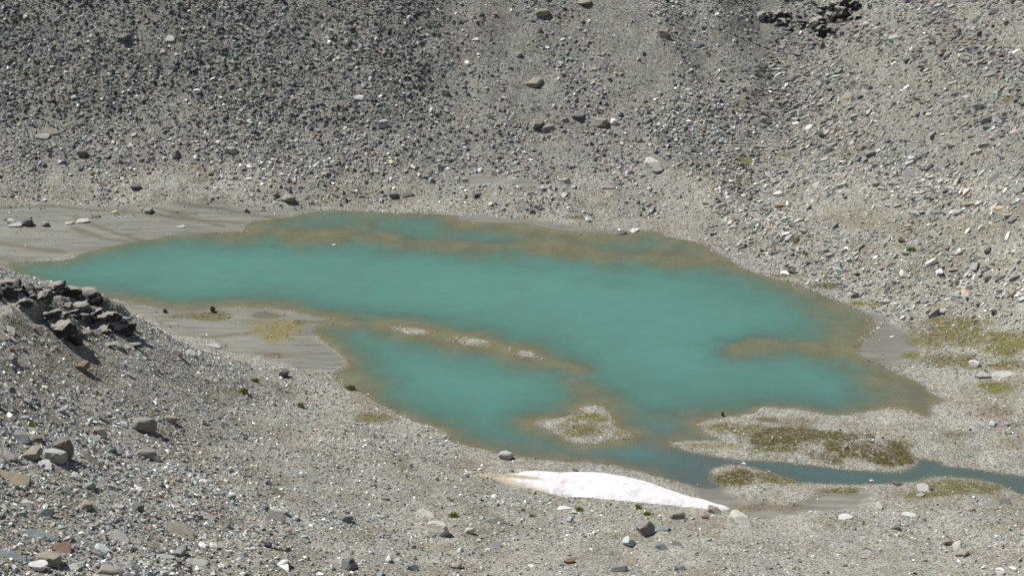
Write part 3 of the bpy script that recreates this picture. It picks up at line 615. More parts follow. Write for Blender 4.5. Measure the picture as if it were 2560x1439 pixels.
# ------------------------------------------------------------------ snow patch
sx0, sy0 = snowW.min(0) - .2; sx1, sy1 = snowW.max(0) + .2
sX, sY = np.meshgrid(np.arange(sx0, sx1, .09), np.arange(sy0, sy1, .09)); dS, iS = poly_dist(sX, sY, [smooth_poly(snowW, 3)])
th = np.where(iS, .30 * (1 - np.exp(-dS / .5)) + .05 * np.minimum(dS, 2.0), -.06) * (1 + .2 * fbm(sX / 1.6, sY / 1.6, 301, 3)) + np.where(iS, .03 * fbm(sX / .45, sY / .45, 311, 2), 0)
hb = ground_z(sX, sY); sZ = hb + th; okS = iS | (dS < .12)
sid = np.arange(sX.size).reshape(sX.shape); q = np.stack([sid[:-1, :-1], sid[:-1, 1:], sid[1:, 1:], sid[1:, :-1]], -1)[okS[:-1, :-1] & okS[:-1, 1:] & okS[1:, 1:] & okS[1:, :-1]]
us = np.unique(q); rm = np.full(sX.size, -1); rm[us] = np.arange(len(us))
sm = grid_mesh('snow_patch', np.stack([sX.ravel()[us], sY.ravel()[us], sZ.ravel()[us]], -1), rm[q], M_SNOW)
spx_, spy_, _ = to_pixel(sX.ravel()[us], sY.ravel()[us], sZ.ravel()[us])
dirt = sstep(1370, 1215, spx_ + 3.0 * (1198 - spy_)) + .9 * np.exp(-((spy_ - (1190 + .11 * (spx_ - 1300))) / 5.5) ** 2) * sstep(1470, 1300, spx_)
attr_f(sm, 'dirt', np.clip(dirt, 0, 1)); tag(link('snow_patch', sm), 'white old snow patch with dirty brown left tip lying beside the lake', 'snow')

# ------------------------------------------------------------------ boulders the photograph lets one tell apart
COLS = dict(grey=(.235,.23,.215), blue=(.215,.24,.235), pale=(.40,.39,.36), white=(.64,.63,.60), dark=(.15,.15,.145), tan=(.29,.262,.21), rust=(.20,.14,.095), cream=(.46,.445,.395), pink=(.26,.238,.212), ochre=(.30,.255,.18), brown=(.19,.165,.13))  # dark: on some stones, the shade on their faces put into the colour
B = 'block'; S_ = 'slab'
# px, py of the foot, width and height in photo pixels, colour, shape, yaw, tilt towards viewer, name, label
NAMED = [
 (362,1078,56,44,'pink',B,.6,0,'boulder','pinkish grey boulder with dark shaded right face on the left slope'),
 (425,1056,30,24,'tan',B,.3,0,'boulder','small tan boulder just right of the pinkish dark faced boulder'),
 (1100,1338,66,42,'cream',B,.2,0,'boulder','large domed cream boulder in the centre foreground'),
 (1172,1332,26,18,'cream',B,.9,0,'boulder','small cream boulder right of the large domed boulder'),
 (1065,1290,52,20,'cream',S_,-.2,.25,'stone_slab','cream slab behind the large domed boulder'),
 (1610,1334,52,40,'grey',B,.7,0,'boulder','grey boulder with dark square front face below the snow'),
 (1655,1326,34,14,'blue',S_,0,.1,'stone_slab','flat bluish slab right of the grey boulder with dark front'),
 (1845,1312,62,34,'cream',B,.1,0,'boulder','cracked cream boulder with black shadow right of the snow tip'),
 (1783,1282,34,18,'tan',B,.4,0,'boulder','brownish boulder leaning on the right tip of the snow'),
 (1688,1294,38,22,'tan',B,.5,0,'boulder','tan boulder just below the right part of the snow'),
 (1764,1296,18,13,'rust',B,.2,0,'boulder','small rust red stone below the snow tip'),
 (1265,1145,34,22,'pale',B,.4,0,'boulder','pale boulder at the water edge above the snow'),
 (1260,1138,18,8,'white',S_,0,.1,'stone_slab','small white slab on the water edge above the snow'),
 (1438,1178,16,8,'dark',B,.2,0,'boulder','small dark stone at the upper edge of the snow'),
 (1630,425,50,28,'cream',B,.2,0,'boulder','large cream boulder on gravel at the foot of the far slope'),
 (1415,460,22,18,'pale',B,.5,0,'boulder','pale grey boulder left of the large cream boulder at the slope foot'),
 (1410,492,18,12,'white',S_,.4,.3,'stone_slab','white slab on the far shore gravel below the sand strip'),
 (1525,472,32,10,'grey',S_,0,.1,'stone_slab','low grey slab on the far shore below the large cream boulder'),
 (1345,318,44,46,'brown',B,1.2,0,'boulder','rusty brown rock leaning on the middle of the far slope'),
 (1368,325,38,28,'pink',B,.5,0,'boulder','pinkish rock right of the rusty brown rock on the far slope'),
 (1497,312,50,44,'tan',B,.9,0,'boulder','tan split rock left of the white stone on the far slope'),
 (1533,308,28,34,'white',B,.3,0,'boulder','upright white stone on the middle of the far slope'),
 (1447,295,42,30,'dark',B,.8,0,'boulder','dark shadowed rock between the brown and tan rocks of the far slope'),
 (1412,305,24,22,'grey',B,.2,0,'boulder','grey knob left of the dark shadowed rock on the far slope'),
 (1335,215,52,34,'tan',B,.4,0,'boulder','tan rock knob on the upper middle of the far slope'),
 (1296,140,26,24,'tan',B,.7,0,'boulder','small tan rock knob above the dark scree border'),
 (1357,38,44,30,'ochre',B,.5,0,'boulder','ochre rock knob at the top centre edge'),
 (1460,8,50,16,'ochre',B,.3,0,'boulder','ochre rock at the very top right of centre'),
 (1115,240,24,18,'grey',B,.4,0,'boulder','grey boulder at the right border of the dark scree'),
 (895,250,22,14,'white',S_,.2,.4,'stone_slab','bright white slab at the lower right of the dark scree'),
 (1190,105,18,12,'white',S_,.1,.4,'stone_slab','bright white slab right of the dark scree near the top'),
 (958,318,24,22,'pale',B,.3,0,'boulder','pale topped block at the lower border of the dark scree'),
 (430,104,24,16,'white',S_,.3,.3,'stone_slab','white slab high in the dark scree'),
 (492,236,18,14,'white',B,.3,0,'boulder','white boulder in the middle of the dark scree'),
 (310,104,30,18,'dark',B,.2,0,'boulder','dark boulder left of the white slab in the dark scree'),
 (580,385,30,20,'pale',B,.6,0,'boulder','pale cracked boulder below the dark scree'),
 (130,338,44,14,'tan',S_,.1,.2,'stone_slab','tan slab at the left below the dark scree'),
 (105,348,30,16,'pale',S_,.2,.3,'stone_slab','pale slab left below the dark scree beside the tan slab'),
 (210,392,26,20,'dark',B,.3,0,'boulder','dark boulder on the left scree foot'),
 (440,393,26,20,'dark',B,.3,0,'boulder','dark boulder right of the first one on the left scree foot'),
 (342,474,24,16,'dark',B,.5,0,'boulder','dark boulder alone on the gravel above the left delta'),
 (722,502,40,20,'tan',B,.3,0,'boulder','tan boulder on the far shore left of centre'),
 (982,494,22,14,'dark',B,.3,0,'boulder','dark boulder on the far shore gravel near the water'),
 (1020,494,28,8,'dark',S_,.1,.1,'stone_slab','dark flat slab beside the dark boulder on the far shore'),
 (1553,586,28,12,'dark',S_,.1,.2,'stone_slab','dark slab at the tip of the far mud bank'),
 (1585,580,24,10,'white',S_,.2,.2,'stone_slab','white slab beside the dark slab on the far mud bank'),
 (1345,522,22,14,'grey',B,.4,0,'boulder','grey block on gravel behind the far mud bank'),
 (70,562,36,24,'dark',B,.4,0,'boulder','dark block of the stone heap on the left delta'),
 (45,568,34,14,'pale',S_,.1,.2,'stone_slab','pale slab leaning on the stone heap on the left delta'),
 (30,560,26,14,'pale',B,.3,0,'boulder','pale block at the left of the stone heap on the left delta'),
 (66,550,24,10,'blue',S_,.3,.1,'stone_slab','bluish slab on top of the stone heap on the left delta'),
 (114,564,22,14,'grey',B,.6,0,'boulder','grey stone right of the stone heap on the left delta'),
 (210,557,32,13,'cream',S_,.2,.2,'stone_slab','cream slab alone in the middle of the left delta'),
 (173,562,22,9,'pale',S_,.1,.2,'stone_slab','pale slab left of the lone cream slab on the left delta'),
 (373,533,20,14,'grey',B,.4,0,'boulder','small pointed grey stone on the back of the left delta'),
 (243,543,24,9,'dark',S_,.1,.2,'stone_slab','dark slab behind the lone cream slab on the left delta'),
 (455,570,22,6,'pale',S_,.1,.1,'stone_slab','thin pale slab near the water edge of the left delta'),
 (834,613,10,6,'white',B,.3,0,'boulder','tiny white stone sticking out of the lake shallows'),
 (208,930,32,34,'rust',B,.4,0,'boulder','rust red boulder on the left shoulder below the outcrop'),
 (712,942,26,26,'dark',B,.9,0,'boulder','sharp pointed dark rock on the left slope near the shore'),
 (480,888,30,20,'white',S_,.3,.5,'stone_slab','white tilted slab on the lower edge of the left shoulder'),
 (447,890,26,20,'tan',B,.4,0,'boulder','tan block left of the white tilted slab'),
 (540,870,40,10,'pale',S_,-.1,.1,'stone_slab','pale flat slabs at the edge of the left sand'),
 (160,1145,52,66,'brown',B,.5,0,'boulder','tall brown and ochre boulder in the left foreground'),
 (135,1152,58,42,'pale',B,.3,0,'boulder','pale round boulder in front of the tall brown boulder'),
 (85,1150,46,40,'tan',B,.7,0,'boulder','tan boulder left of the pale round boulder'),
 (55,1102,50,26,'blue',B,.2,0,'boulder','bluish layered block behind the left foreground boulders'),
 (95,1100,40,20,'brown',B,.2,0,'boulder','brown flat block behind the tan boulder'),
 (115,1172,50,18,'white',S_,.1,.35,'stone_slab','white slab in front of the pale round boulder'),
 (240,1165,66,12,'brown',S_,-.45,.1,'stone_slab','long dark brown slab edge right of the tall brown boulder'),
 (50,1215,84,14,'ochre',S_,-.5,.1,'stone_slab','long ochre slab edge at the left picture border'),
 (140,1060,56,12,'brown',S_,-.45,.1,'stone_slab','long brown slab edge above the left foreground boulders'),
 (372,1145,46,30,'pink',B,.4,0,'boulder','pinkish boulder below the dark faced boulder'),
 (392,1152,24,24,'white',B,.9,0,'boulder','white stone leaning on the pinkish boulder'),
 (250,1090,36,28,'tan',B,.6,0,'boulder','tan stone with dark gap between the brown and dark faced boulders'),
 (120,1292,42,56,'blue',S_,1.0,.8,'stone_slab','upright bluish slab in the lower left foreground'),
 (68,1268,36,22,'pale',B,.3,0,'boulder','pale block left of the upright bluish slab'),
 (220,1272,40,30,'tan',B,.2,0,'boulder','tan block right of the upright bluish slab'),
 (345,1276,34,28,'dark',B,.8,0,'boulder','dark shadowed block in the lower left foreground'),
 (455,1345,100,26,'tan',S_,-.35,.2,'stone_slab','large layered tan slab with dark right edge in the lower left'),
 (305,1355,70,22,'pale',S_,-.2,.3,'stone_slab','broad pale slab left of the layered tan slab'),
 (160,1378,60,22,'rust',S_,-.2,.2,'stone_slab','rust red slab near the bottom left corner'),
 (120,1410,60,36,'tan',B,.2,0,'boulder','tan block near the bottom left corner'),
 (100,1425,44,28,'white',B,.2,0,'boulder','whitish block at the bottom left below the tan block'),
 (185,1425,40,20,'cream',S_,.2,.2,'stone_slab','cream slab near the bottom edge at the left'),
 (100,1345,64,16,'blue',S_,-.2,.2,'stone_slab','bluish slab left of the rust red slab'),
 (35,1400,70,22,'blue',S_,-.1,.2,'stone_slab','bluish slab in the bottom left corner'),
 (690,1305,70,22,'grey',S_,-.35,.4,'stone_slab','dark edged grey slab in the lower middle left'),
 (690,1240,50,16,'brown',S_,-.2,.3,'stone_slab','brown slab with black shadow left of the foreground centre'),
 (720,1248,30,14,'tan',S_,0,.2,'stone_slab','tan flake beside the brown slab with black shadow'),
 (450,1390,34,24,'blue',B,.5,0,'boulder','bluish block near the bottom left of centre'),
 (415,1398,44,18,'pale',S_,.1,.2,'stone_slab','pale slab left of the bluish block near the bottom'),
 (280,1435,60,26,'pink',B,.2,0,'boulder','pinkish block cut by the bottom edge at the left'),
 (490,1410,46,20,'pale',S_,.1,.2,'stone_slab','pale slab right of the bluish block near the bottom'),
 (870,1304,26,24,'blue',B,.6,0,'boulder','bluish boulder left of the yellowish grass in the foreground'),
 (965,1292,20,14,'blue',S_,.2,.3,'stone_slab','bluish flat stone left of the domed boulder'),
 (1030,1425,30,22,'blue',B,.7,0,'boulder','bluish boulder with dark right side at the bottom centre'),
 (870,1420,46,32,'dark',B,.3,0,'boulder','dark block at the bottom left of the bluish bottom boulder'),
 (1140,1420,26,16,'tan',B,.3,0,'boulder','tan stone at the bottom centre'),
 (1245,1308,46,14,'dark',S_,-.1,.2,'stone_slab','dark slab right of the domed boulder'),
 (1240,1368,36,14,'blue',S_,-.1,.3,'stone_slab','bluish slab with black shadow below the dark slab'),
 (1150,1378,16,12,'white',B,.2,0,'boulder','small white stone in front of the domed boulder'),
 (1410,1274,32,12,'white',S_,-.1,.2,'stone_slab','white slab below the middle of the snow'),
 (1235,1243,22,9,'white',B,.2,0,'boulder','small whitish stone left below the snow'),
 (1425,1408,26,16,'rust',B,.3,0,'boulder','rust brown stone near the bottom right of centre'),
 (1650,1372,30,18,'blue',B,.4,0,'boulder','bluish stone below the grey boulder with dark front'),
 (1690,1362,26,10,'dark',S_,-.2,.2,'stone_slab','dark brown flake right of the bluish stone'),
 (1700,1422,26,16,'blue',B,.3,0,'boulder','bluish stone at the bottom right of centre'),
 (1545,1426,40,20,'grey',B,.3,0,'boulder','grey stone at the bottom edge right of centre'),
 (1580,1404,30,10,'ochre',S_,-.1,.2,'stone_slab','ochre flake near the bottom right of centre'),
 (2390,1370,38,20,'cream',B,.2,0,'boulder','upper cream stone of the pair in the lower right'),
 (2402,1390,34,18,'tan',B,.3,0,'boulder','lower tan stone of the pair in the lower right'),
 (2365,1360,26,14,'tan',B,.4,0,'boulder','tan stone left of the cream pair in the lower right'),
 (2500,1434,30,18,'white',B,.3,0,'boulder','white stone at the bottom right corner'),
 (2242,1212,20,10,'dark',B,.3,0,'boulder','small black stone in the outlet stream'),
 (2178,1203,12,7,'white',B,.3,0,'boulder','small white stone in the outlet stream'),
 (2305,1225,44,12,'pale',S_,.1,.2,'stone_slab','pale slab on the near bank of the outlet'),
 (2325,1226,14,8,'dark',B,.1,0,'boulder','dark stone at the end of the pale outlet slab'),
 (2300,1240,26,10,'pale',S_,.1,.2,'stone_slab','smaller pale slab in front of the outlet slab'),
 (2270,1290,40,10,'white',S_,-.1,.2,'stone_slab','white slab on the near right gravel'),
 (2110,1298,36,10,'white',S_,0,.2,'stone_slab','white slab right of the cracked cream boulder'),
 (2420,1275,30,14,'tan',B,.2,0,'boulder','tan stone on the near right bank below the moss hump'),
 (2510,1258,30,8,'dark',S_,.1,.2,'stone_slab','dark slab at the right edge of the near bank'),
 (1860,1160,12,5,'white',S_,.2,.1,'stone_slab','thin white stone in the water at the round gravel spit'),
 (2435,916,30,16,'white',B,.4,0,'boulder','white boulder on the mossy right shore'),
 (2455,945,40,18,'pale',S_,.1,.15,'stone_slab','broad pale slab on the right shore beside the long cream slab'),
 (2500,945,60,16,'cream',S_,.1,.12,'stone_slab','long cream slab on the right shore by the oval moss patch'),
 (2195,822,12,5,'white',S_,.1,.1,'stone_slab','white stone at the water edge of the grey mud'),
 (2230,843,12,5,'white',S_,.1,.1,'stone_slab','white flat stone in the middle of the grey mud'),
 (2335,838,22,7,'rust',S_,-.1,.1,'stone_slab','rust red slab among moss right of the grey mud'),
 (2095,598,28,12,'blue',S_,.1,.2,'stone_slab','bluish slab on scree above the right shore'),
 (2040,470,34,16,'pale',B,.3,0,'boulder','pale boulder low on the right scree slope'),
 (1912,308,26,18,'grey',B,.4,0,'boulder','grey boulder at the gully on the right of the far slope'),
 (1742,118,32,12,'blue',S_,.1,.3,'stone_slab','bluish slab below the upper right outcrop to its left'),
 (1660,95,30,20,'tan',B,.4,0,'boulder','tan boulder left of the upper right outcrop'),
 (2385,240,20,10,'dark',B,.3,0,'boulder','dark stone on the upper right slope'),
 (2470,90,16,9,'dark',B,.3,0,'boulder','dark stone near the upper right corner'),
 (2480,138,18,12,'dark',B,.3,0,'boulder','dark stone below the one near the upper right corner'),
 (2330,112,18,12,'dark',B,.3,0,'boulder','dark stone right of the upper right outcrop'),
 (2115,245,34,10,'tan',S_,.2,.1,'stone_slab','thin tan slab on the upper part of the right slope'),
 (2020,325,30,14,'white',S_,.4,.3,'stone_slab','white slab right of the gully on the right slope'),
 (2270,445,40,14,'grey',S_,.7,.5,'stone_slab','tilted grey slab on the right slope'),
 (2480,455,34,14,'grey',S_,.7,.5,'stone_slab','tilted grey slab at the right of the right slope'),
 (2460,495,24,12,'pale',S_,.7,.5,'stone_slab','pale tilted slab below the tilted grey slab at the right'),
 (2390,390,26,10,'blue',S_,.1,.2,'stone_slab','bluish flat slab on the right slope above the tilted slabs'),
]
used = {}
LM = []
for (px, py, wpx, hpx, col, kind, yaw, tlt, nm, lab) in NAMED:
    p, t = on_ground(px, py); dx, dy, dz = rays(px, py); mpp = t / FPX      # metres in one photo pixel at that distance (ray length is t along the axis)
    kk = .80 if kind == B else .92
    wd = wpx * mpp * kk; ht = hpx * mpp * kk
    knob = py < 330 and 1280 < px < 1560      # bedrock knobs that barely stand out of the scree
    if knob: ht *= .7; wd *= .8
    k = random.randrange(12) + (0 if kind == S_ else 12); o = link(nm, BIG[k])
    if kind == S_ and py > 950: tlt += .16
    n = Vector(ground_n(np.array([p[0]]), np.array([p[1]]))[0])
    if kind == S_:
        th_ = max(.14 * wd, min(.34 * wd, ht * .5)); dpth = wd * random.uniform(.55, .8); o.scale = (wd, dpth, th_)
        q = n.lerp(Vector((0, -1, .35)).normalized(), min(tlt, .85)).normalized()
    else:
        o.scale = (wd * 1.02, wd * random.uniform(.75, 1.0), ht * 1.12); q = n.lerp(Vector((0, 0, 1)), .7).normalized(); th_ = ht
    x = Vector((math.cos(yaw), math.sin(yaw), 0)); x = (x - x.dot(q) * q).normalized(); y = q.cross(x)
    o.rotation_euler = Matrix((x, y, q)).transposed().to_euler()
    back = .35 * wd; o.location = (p[0] * (1 + back / p[1]) , p[1] + back * .5, float(ground_z(p[0], p[1] + back * .5)) + th_ * (.42 if kind == S_ else .05 if knob else .36))
    c = np.array(COLS[col]) * random.uniform(.92, 1.08)
    if knob and col != 'white': c = .5 * c + .5 * np.array((.24, .235, .21))
    c = c; o.color = (*c, 1)
    tag(o, lab, 'boulder' if kind == B else 'slab', 'boulders and slabs one can tell apart', 'thing'); LM.append((px, py, lab))
NPOS = np.array([(o.location.x, o.location.y, max(o.scale[0], .2)) for o in C.objects if o.name.startswith(('boulder', 'stone_slab'))])

# ------------------------------------------------------------------ rock outcrops: one thing each, every block a part
def outcrop(label, blocks, foot):
    p, t = on_ground(*foot); root = bpy.data.objects.new('rock_outcrop', None); C.objects.link(root); root.location = p; root.empty_display_size = .5
    tag(root, label, 'outcrop', 'rock outcrops')
    r0 = random.Random(len(blocks)); extra = []
    for (px, py, wpx, hpx, dk, col, yaw, lean) in blocks:
        for q in range(2): extra.append((px + r0.uniform(-.6, .6) * wpx, py + r0.uniform(-.55, .2) * hpx, wpx * r0.uniform(.35, .6), hpx * r0.uniform(.35, .6), r0.uniform(.6, .9), r0.choice(('grey', 'dark', 'grey', 'brown')), r0.uniform(0, 3), 0))
    for (px, py, wpx, hpx, dk, col, yaw, lean) in blocks + extra:
        b, t = on_ground(px, py); mpp = t / FPX; wd, ht = wpx * mpp, hpx * mpp
        r_ = random.Random(int(px * 7 + py)); o = link('rock_block', crag(r_, lean, 3, M_CRAG, False, .24), root)
        o.scale = (wd * .86, wd * dk * .86, ht * 1.2); o.rotation_euler = (r_.uniform(-.14, .14), r_.uniform(-.14, .14), yaw)
        o.location = Vector((b[0], b[1] + wd * dk * .35, float(ground_z(b[0], b[1] + wd * dk * .3)) + ht * .12)) - root.location
        o.color = (*[c * r_.uniform(1.1, 1.35) * (.6 * c + .4 * .20) for c in COLS[col]], 1)
    return root
outcrop('dark broken rock outcrop on the crest of the left shoulder above the lake',
 [(18,748,62,56,.8,'grey',.3,.0),(70,742,50,40,.8,'brown',.8,.1),(105,752,46,34,.9,'grey',.2,.0),(140,735,56,34,.8,'grey',1.1,.0),(178,745,40,30,.8,'brown',.5,.0),(212,752,74,46,.8,'dark',.2,.1),(240,758,40,30,.7,'grey',.9,.2),
  (195,775,50,26,.8,'pink',.3,.0),(178,790,46,22,.8,'grey',.0,.1),(208,803,34,26,.8,'pink',.6,.0),(235,800,44,34,.8,'grey',1.2,.0),(275,825,64,56,.8,'brown',.4,.1),(312,840,66,58,.8,'dark',.9,.15),(255,835,40,24,.9,'grey',.1,.0),
  (160,848,60,62,.9,'dark',.3,.1),(182,855,40,46,.8,'grey',.8,.1),(120,800,46,20,.7,'grey',.5,.0),(60,770,30,20,.8,'grey',.1,.0),(205,842,26,16,.8,'pale',.4,.0),(288,868,50,14,.6,'ochre',-.4,.0),(330,870,36,12,.7,'grey',.2,.0)], (200, 830))
outcrop('jagged dark rock outcrop high on the upper right slope',
 [(1903,52,26,26,.8,'white',.3,.0),(1925,52,34,22,.8,'grey',.8,.1),(1950,52,40,32,.8,'grey',.2,.1),(1968,48,24,26,.7,'dark',.5,.2),(1958,72,34,24,.8,'grey',.9,.0),(1972,80,20,14,.8,'dark',.1,.0),
  (2005,70,24,18,.8,'grey',.2,.1),(2040,78,44,30,.8,'grey',.7,.1),(2062,94,40,34,.8,'dark',.3,.2),(2030,62,30,18,.7,'grey',.1,.0),(2056,60,34,22,.8,'dark',.8,.1),(2060,32,40,26,.8,'grey',.4,.1),(2086,36,36,32,.8,'dark',.9,.1),(2105,52,44,36,.8,'dark',.3,.2),
  (2085,55,30,22,.8,'pale',.4,.0),(2118,28,34,34,.8,'grey',.2,.1),(2140,28,32,30,.8,'dark',.7,.1),(2148,50,22,14,.8,'dark',.2,.0),(1962,4,26,10,.8,'grey',.3,.0),(1990,0,26,10,.8,'dark',.3,.0)], (2040, 60))

# ------------------------------------------------------------------ the largest loose stones become things of their own, the rest is uncountable rubble
infr = (A['px'] > 5) & (A['px'] < 2555) & (A['py'] > 5) & (A['py'] < 1434)
score = np.where(infr, A['ps'] * np.where(A['reg'] == 0, 1.0, 1.45), 0); 
for cx, cy, rad in NPOS:
    near_ = (A['pos'][:, 0] - cx) ** 2 + (A['pos'][:, 1] - cy) ** 2 < (rad * .75 + .25) ** 2; score[near_] = 0
    A['scl'][near_] *= np.where(A['s'][near_] > .4, .45, 1)[:, None]
order = np.argsort(-score); pick = []
for i in order[:1500]:
    if len(pick) >= 330: break
    vis, t = on_ground(A['px'][i], A['py'][i])
    if np.hypot(vis[0] - A['pos'][i, 0], vis[1] - A['pos'][i, 1]) < 4: pick.append(i)
RNAME = ['foreground slope', 'dark scree', 'far scree', 'right scree slope', 'shore gravel']
def short(lab):
    w = lab.split(); cut = [i for i, v in enumerate(w) if v in ('on', 'in', 'at', 'of', 'with', 'below', 'above', 'beside', 'left', 'right', 'just', 'behind', 'near', 'between', 'high', 'alone', 'leaning', 'sticking', 'among', 'from', 'lying', 'low', 'cut')]
    return lab
KEY = [(362,1070,'the pinkish dark faced boulder'),(1100,1325,'the large domed cream boulder'),(1610,1320,'the grey boulder with dark front'),(1845,1300,'the cracked cream boulder'),(1500,1215,'the snow patch'),(1630,415,'the large cream boulder at the slope foot'),
 (1345,300,'the rusty brown rock on the far slope'),(1533,295,'the upright white stone'),(2040,60,'the upper right outcrop'),(200,780,'the left outcrop'),(712,935,'the sharp pointed dark rock'),(160,1125,'the tall brown boulder'),(455,1335,'the large layered tan slab'),(120,1270,'the upright bluish slab'),
 (160,1370,'the rust red slab'),(2395,1375,'the cream pair in the lower right'),(2435,910,'the white boulder on the mossy shore'),(2460,965,'the oval moss patch'),(722,495,'the tan boulder on the far shore'),(430,98,'the white slab in the dark scree'),(895,245,'the bright white slab of the dark scree'),(492,230,'the white boulder in the dark scree'),
 (580,378,'the pale cracked boulder'),(130,335,'the tan slab below the dark scree'),(342,468,'the lone dark boulder above the delta'),(208,920,'the rust red boulder'),(2040,465,'the pale boulder low on the right slope'),(2270,440,'the tilted grey slab'),(1335,200,'the tan rock knob'),(690,1300,'the dark edged grey slab'),(1030,1415,'the bluish bottom boulder'),(1250,250,'the middle of the far slope'),(1700,1410,'the bluish stone at the bottom'),(690,1235,'the brown slab with black shadow')]
labels = {}
for i in pick:
    px, py = A['px'][i], A['py'][i]; kx, ky, kn = min(KEY, key=lambda k: (k[0] - px) ** 2 + 2.5 * (k[1] - py) ** 2); ax, ay = px - kx, (py - ky) * 1.6
    r_ = math.hypot(ax, ay); dirn = ('right of' if ax > 0 else 'left of') if abs(ax) > abs(ay) else ('below' if ay > 0 else 'above')
    how = 'just' if r_ < 70 else ('a little' if r_ < 150 else ('well' if r_ < 280 else 'far'))
    sh = 'flat slab' if A['slab'][i] else 'angular stone'
    lab = f"{PALN[A['pi'][i]]} {sh} {how} {dirn} {kn}"
    if lab not in labels and len(labels) < 150: labels[lab] = [i]
for lab, ids in labels.items():
    for i in ids:
        k = int(A['ix'][i]); o = link('stone_slab' if A['slab'][i] else 'boulder', BIG[(k * 5 + i) % 12] if A['slab'][i] else BIG[12 + (k * 5 + i) % 12])
        o.location = A['pos'][i]; o.rotation_euler = A['rot'][i]; o.scale = A['scl'][i] * (.92 if A['slab'][i] else .8); o.color = (*A['tint'][i], 1)
        tag(o, lab, 'slab' if A['slab'][i] else 'boulder', 'loose stones on the ' + RNAME[A['reg'][i]] + ('' if len(ids) == 1 else ', ' + lab), 'thing')
mask = np.ones(len(A['s']), bool); mask[[i for v in labels.values() for i in v]] = False
DESC = [('foreground_rubble', 'grey and tan slabs and rubble covering the near slope'), ('dark_scree', 'dark coarse scree on the upper left far slope'), ('far_scree', 'grey scree and gravel on the far slope behind the lake'),
        ('slope_scree', 'pale flat slabs covering the slope right of the lake'), ('shore_gravel', 'pale pebbles on the lake shores, islands and peninsula')]
for r_, (nm, lab) in enumerate(DESC):
    k = mask & (A['reg'] == r_)
    if k.sum(): tag(point_cloud(nm, A['pos'][k], A['rot'][k], A['scl'][k], A['ix'][k], A['tint'][k], T_STONE), lab, 'scree' if r_ < 4 else 'gravel', kind='stuff')

# ------------------------------------------------------------------ moss cushions
moss_col = bpy.data.collections.new('moss_shapes')
for i in range(4):
    bm = bmesh.new(); bmesh.ops.create_icosphere(bm, subdivisions=1, radius=.5)
    for v in bm.verts: v.co *= rr.uniform(.7, 1.2)
    me = bpy.data.meshes.new('moss_shape'); bm.to_mesh(me); bm.free(); me.materials.append(M_MOSSI); moss_col.objects.link(bpy.data.objects.new('moss_shape_%d' % i, me))
T_MOSS = scatter_tree(moss_col)
for (mx, my, rx, ry, kind, lab) in MOSS:
    c, t = on_ground(mx, my); a1, _ = on_ground(mx + rx, my); a2, _ = on_ground(mx, my - ry); a3, _ = on_ground(mx, my + ry)
    rw_ = abs(a1[0] - c[0]); rh = max(min(max(abs(a2[1] - c[1]), abs(a3[1] - c[1])), rw_ * 2.2), .4)
    n = int(min(3200, 34 * rw_ * rh * (1.1 if kind in (BR, DK) else .8))) + 12
    a = rng.uniform(0, 2 * np.pi, n); q = rng.uniform(0, 1, n) ** .6; x = c[0] + rw_ * q * np.cos(a); y = c[1] + rh * q * np.sin(a)
    w = bil(mossw, x, y); k = (rng.uniform(0, .8, n) < w) & (ground_z(x, y) > 0.01) & (fbm(x / .8, y / .8, 77, 2) > -.22)
    x, y = x[k], y[k]; n = len(x)
    if n < 3: continue
    s = rng.uniform(.06, .20, n); scl = np.stack([s, s * rng.uniform(.7, 1.2, n), s * rng.uniform(.25, .5, n)], -1)
    rot = np.stack([rng.normal(0, .2, n), rng.normal(0, .2, n), rng.uniform(0, 6.28, n)], -1)
    tint = np.array(MC[kind]) * rng.uniform(.6, 1.35, n)[:, None] * (1 + rng.normal(0, .06, (n, 3)))
    tag(point_cloud('moss_patch', np.stack([x, y, ground_z(x, y) + .01], -1), rot, scl, rng.integers(0, 4, n), tint, T_MOSS), lab, 'moss', 'moss patches', 'stuff')

# ------------------------------------------------------------------ small bushes and grass tufts
def leaf_ball(r_, n, rad, h, mat, blade=False):
    V, F = [], []
    for i in range(n):
        a = r_.uniform(0, 6.283); 
        if blade:
            lean = r_.uniform(.05, .7); b0 = Vector((r_.gauss(0, rad * .3), r_.gauss(0, rad * .3), 0)); tip = b0 + Vector((math.cos(a) * lean * h, math.sin(a) * lean * h, h * r_.uniform(.6, 1))); sd = Vector((-math.sin(a), math.cos(a), 0)) * .018
            k = len(V); V += [b0 - sd, b0 + sd, (b0 + tip) / 2 + sd + Vector((0, 0, h * .12)), tip, (b0 + tip) / 2 - sd + Vector((0, 0, h * .12))]; F += [(k, k + 1, k + 2, k + 3, k + 4)]
        else:
            v = Vector((r_.gauss(0, 1), r_.gauss(0, 1), r_.gauss(0, 1))).normalized() * (r_.uniform(.2, 1) ** .4); c = Vector((v.x * rad, v.y * rad, h * .55 + v.z * h * .5)); c.z = max(c.z, .03)
            e1 = Vector((r_.gauss(0, 1), r_.gauss(0, 1), r_.gauss(0, 1))).normalized() * r_.uniform(.04, .075); e2 = e1.orthogonal().normalized() * r_.uniform(.025, .04)
            k = len(V); V += [c - e1, c - e2, c + e1, c + e2]; F += [(k, k + 1, k + 2, k + 3)]
    return mesh_from('leaves', [tuple(v) for v in V], F, mat)
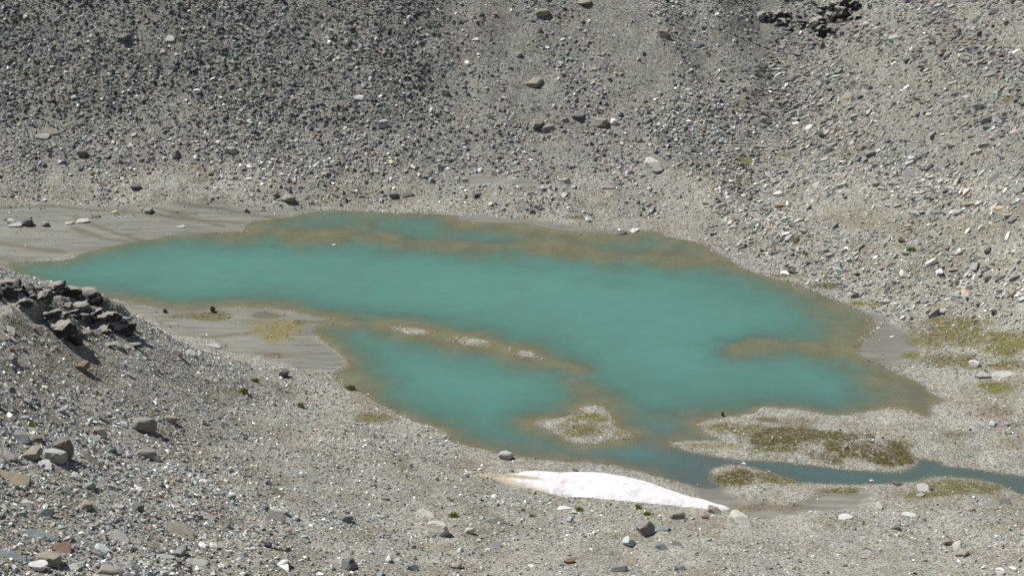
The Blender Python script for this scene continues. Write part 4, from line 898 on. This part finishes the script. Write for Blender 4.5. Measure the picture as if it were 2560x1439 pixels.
def twigs(r_, rad, h):
    bm = bmesh.new()
    for i in range(7):
        a = r_.uniform(0, 6.283); d = Vector((math.cos(a) * rad * .6, math.sin(a) * rad * .6, h * .8)); L_ = d.length
        g = bmesh.ops.create_cone(bm, segments=5, radius1=.014, radius2=.005, depth=L_, cap_ends=True)
        bmesh.ops.transform(bm, matrix=Matrix.Translation(d / 2) @ d.to_track_quat('Z', 'Y').to_matrix().to_4x4(), verts=g['verts'])
    me = bpy.data.meshes.new('stems'); bm.to_mesh(me); bm.free(); me.materials.append(M_TWIG); return me
r_ = random.Random(8)
for px, py, wpx, hpx, lab in [(532,779,13,11,'round dark green bush on the sand at the lake edge'),(413,781,10,6,'small low bush left of the round bush on the sand'),(1806,1040,6,8,'tiny green bush at the back edge of the gravel peninsula')]:
    p, t = on_ground(px, py); mpp = t / FPX; root = bpy.data.objects.new('bush', None); C.objects.link(root); root.location = p; tag(root, lab, 'bush', 'small bushes')
    link('foliage', leaf_ball(r_, 420, wpx * mpp * .5, hpx * mpp * 1.25, M_BUSH), root); link('stems', twigs(r_, wpx * mpp * .5, hpx * mpp), root)
for px, py, wpx, hpx, lab in [(611,984,20,14,'bright green grass tuft on the left slope'),(78,1070,20,12,'small green grass tuft at the far left of the near slope'),(752,1016,14,10,'green grass tuft right of the bright tuft on the left slope'),(638,955,16,10,'yellow green tuft above the bright green grass tuft'),(1135,1292,22,12,'dark green grass tuft behind the domed boulder'),(1448,1276,16,9,'green tuft below the middle of the snow'),(1595,1270,18,9,'green tuft just below the right half of the snow'),(1618,1288,16,9,'green tuft left of the tan boulder below the snow'),(877,973,20,9,'green tuft at the left water edge'),(1330,1292,12,7,'small tuft below the left part of the snow'),(2280,625,12,7,'small green tuft among slabs above the right shore'),(2015,638,14,6,'small green tuft near the right water line')]:
    p, t = on_ground(px, py); mpp = t / FPX; o = link('grass_tuft', leaf_ball(r_, 160, wpx * mpp * .75, hpx * mpp * 1.1, M_GRASS, True)); o.location = p - np.array([0, 0, .01]); tag(o, lab, 'grass', 'grass tufts')
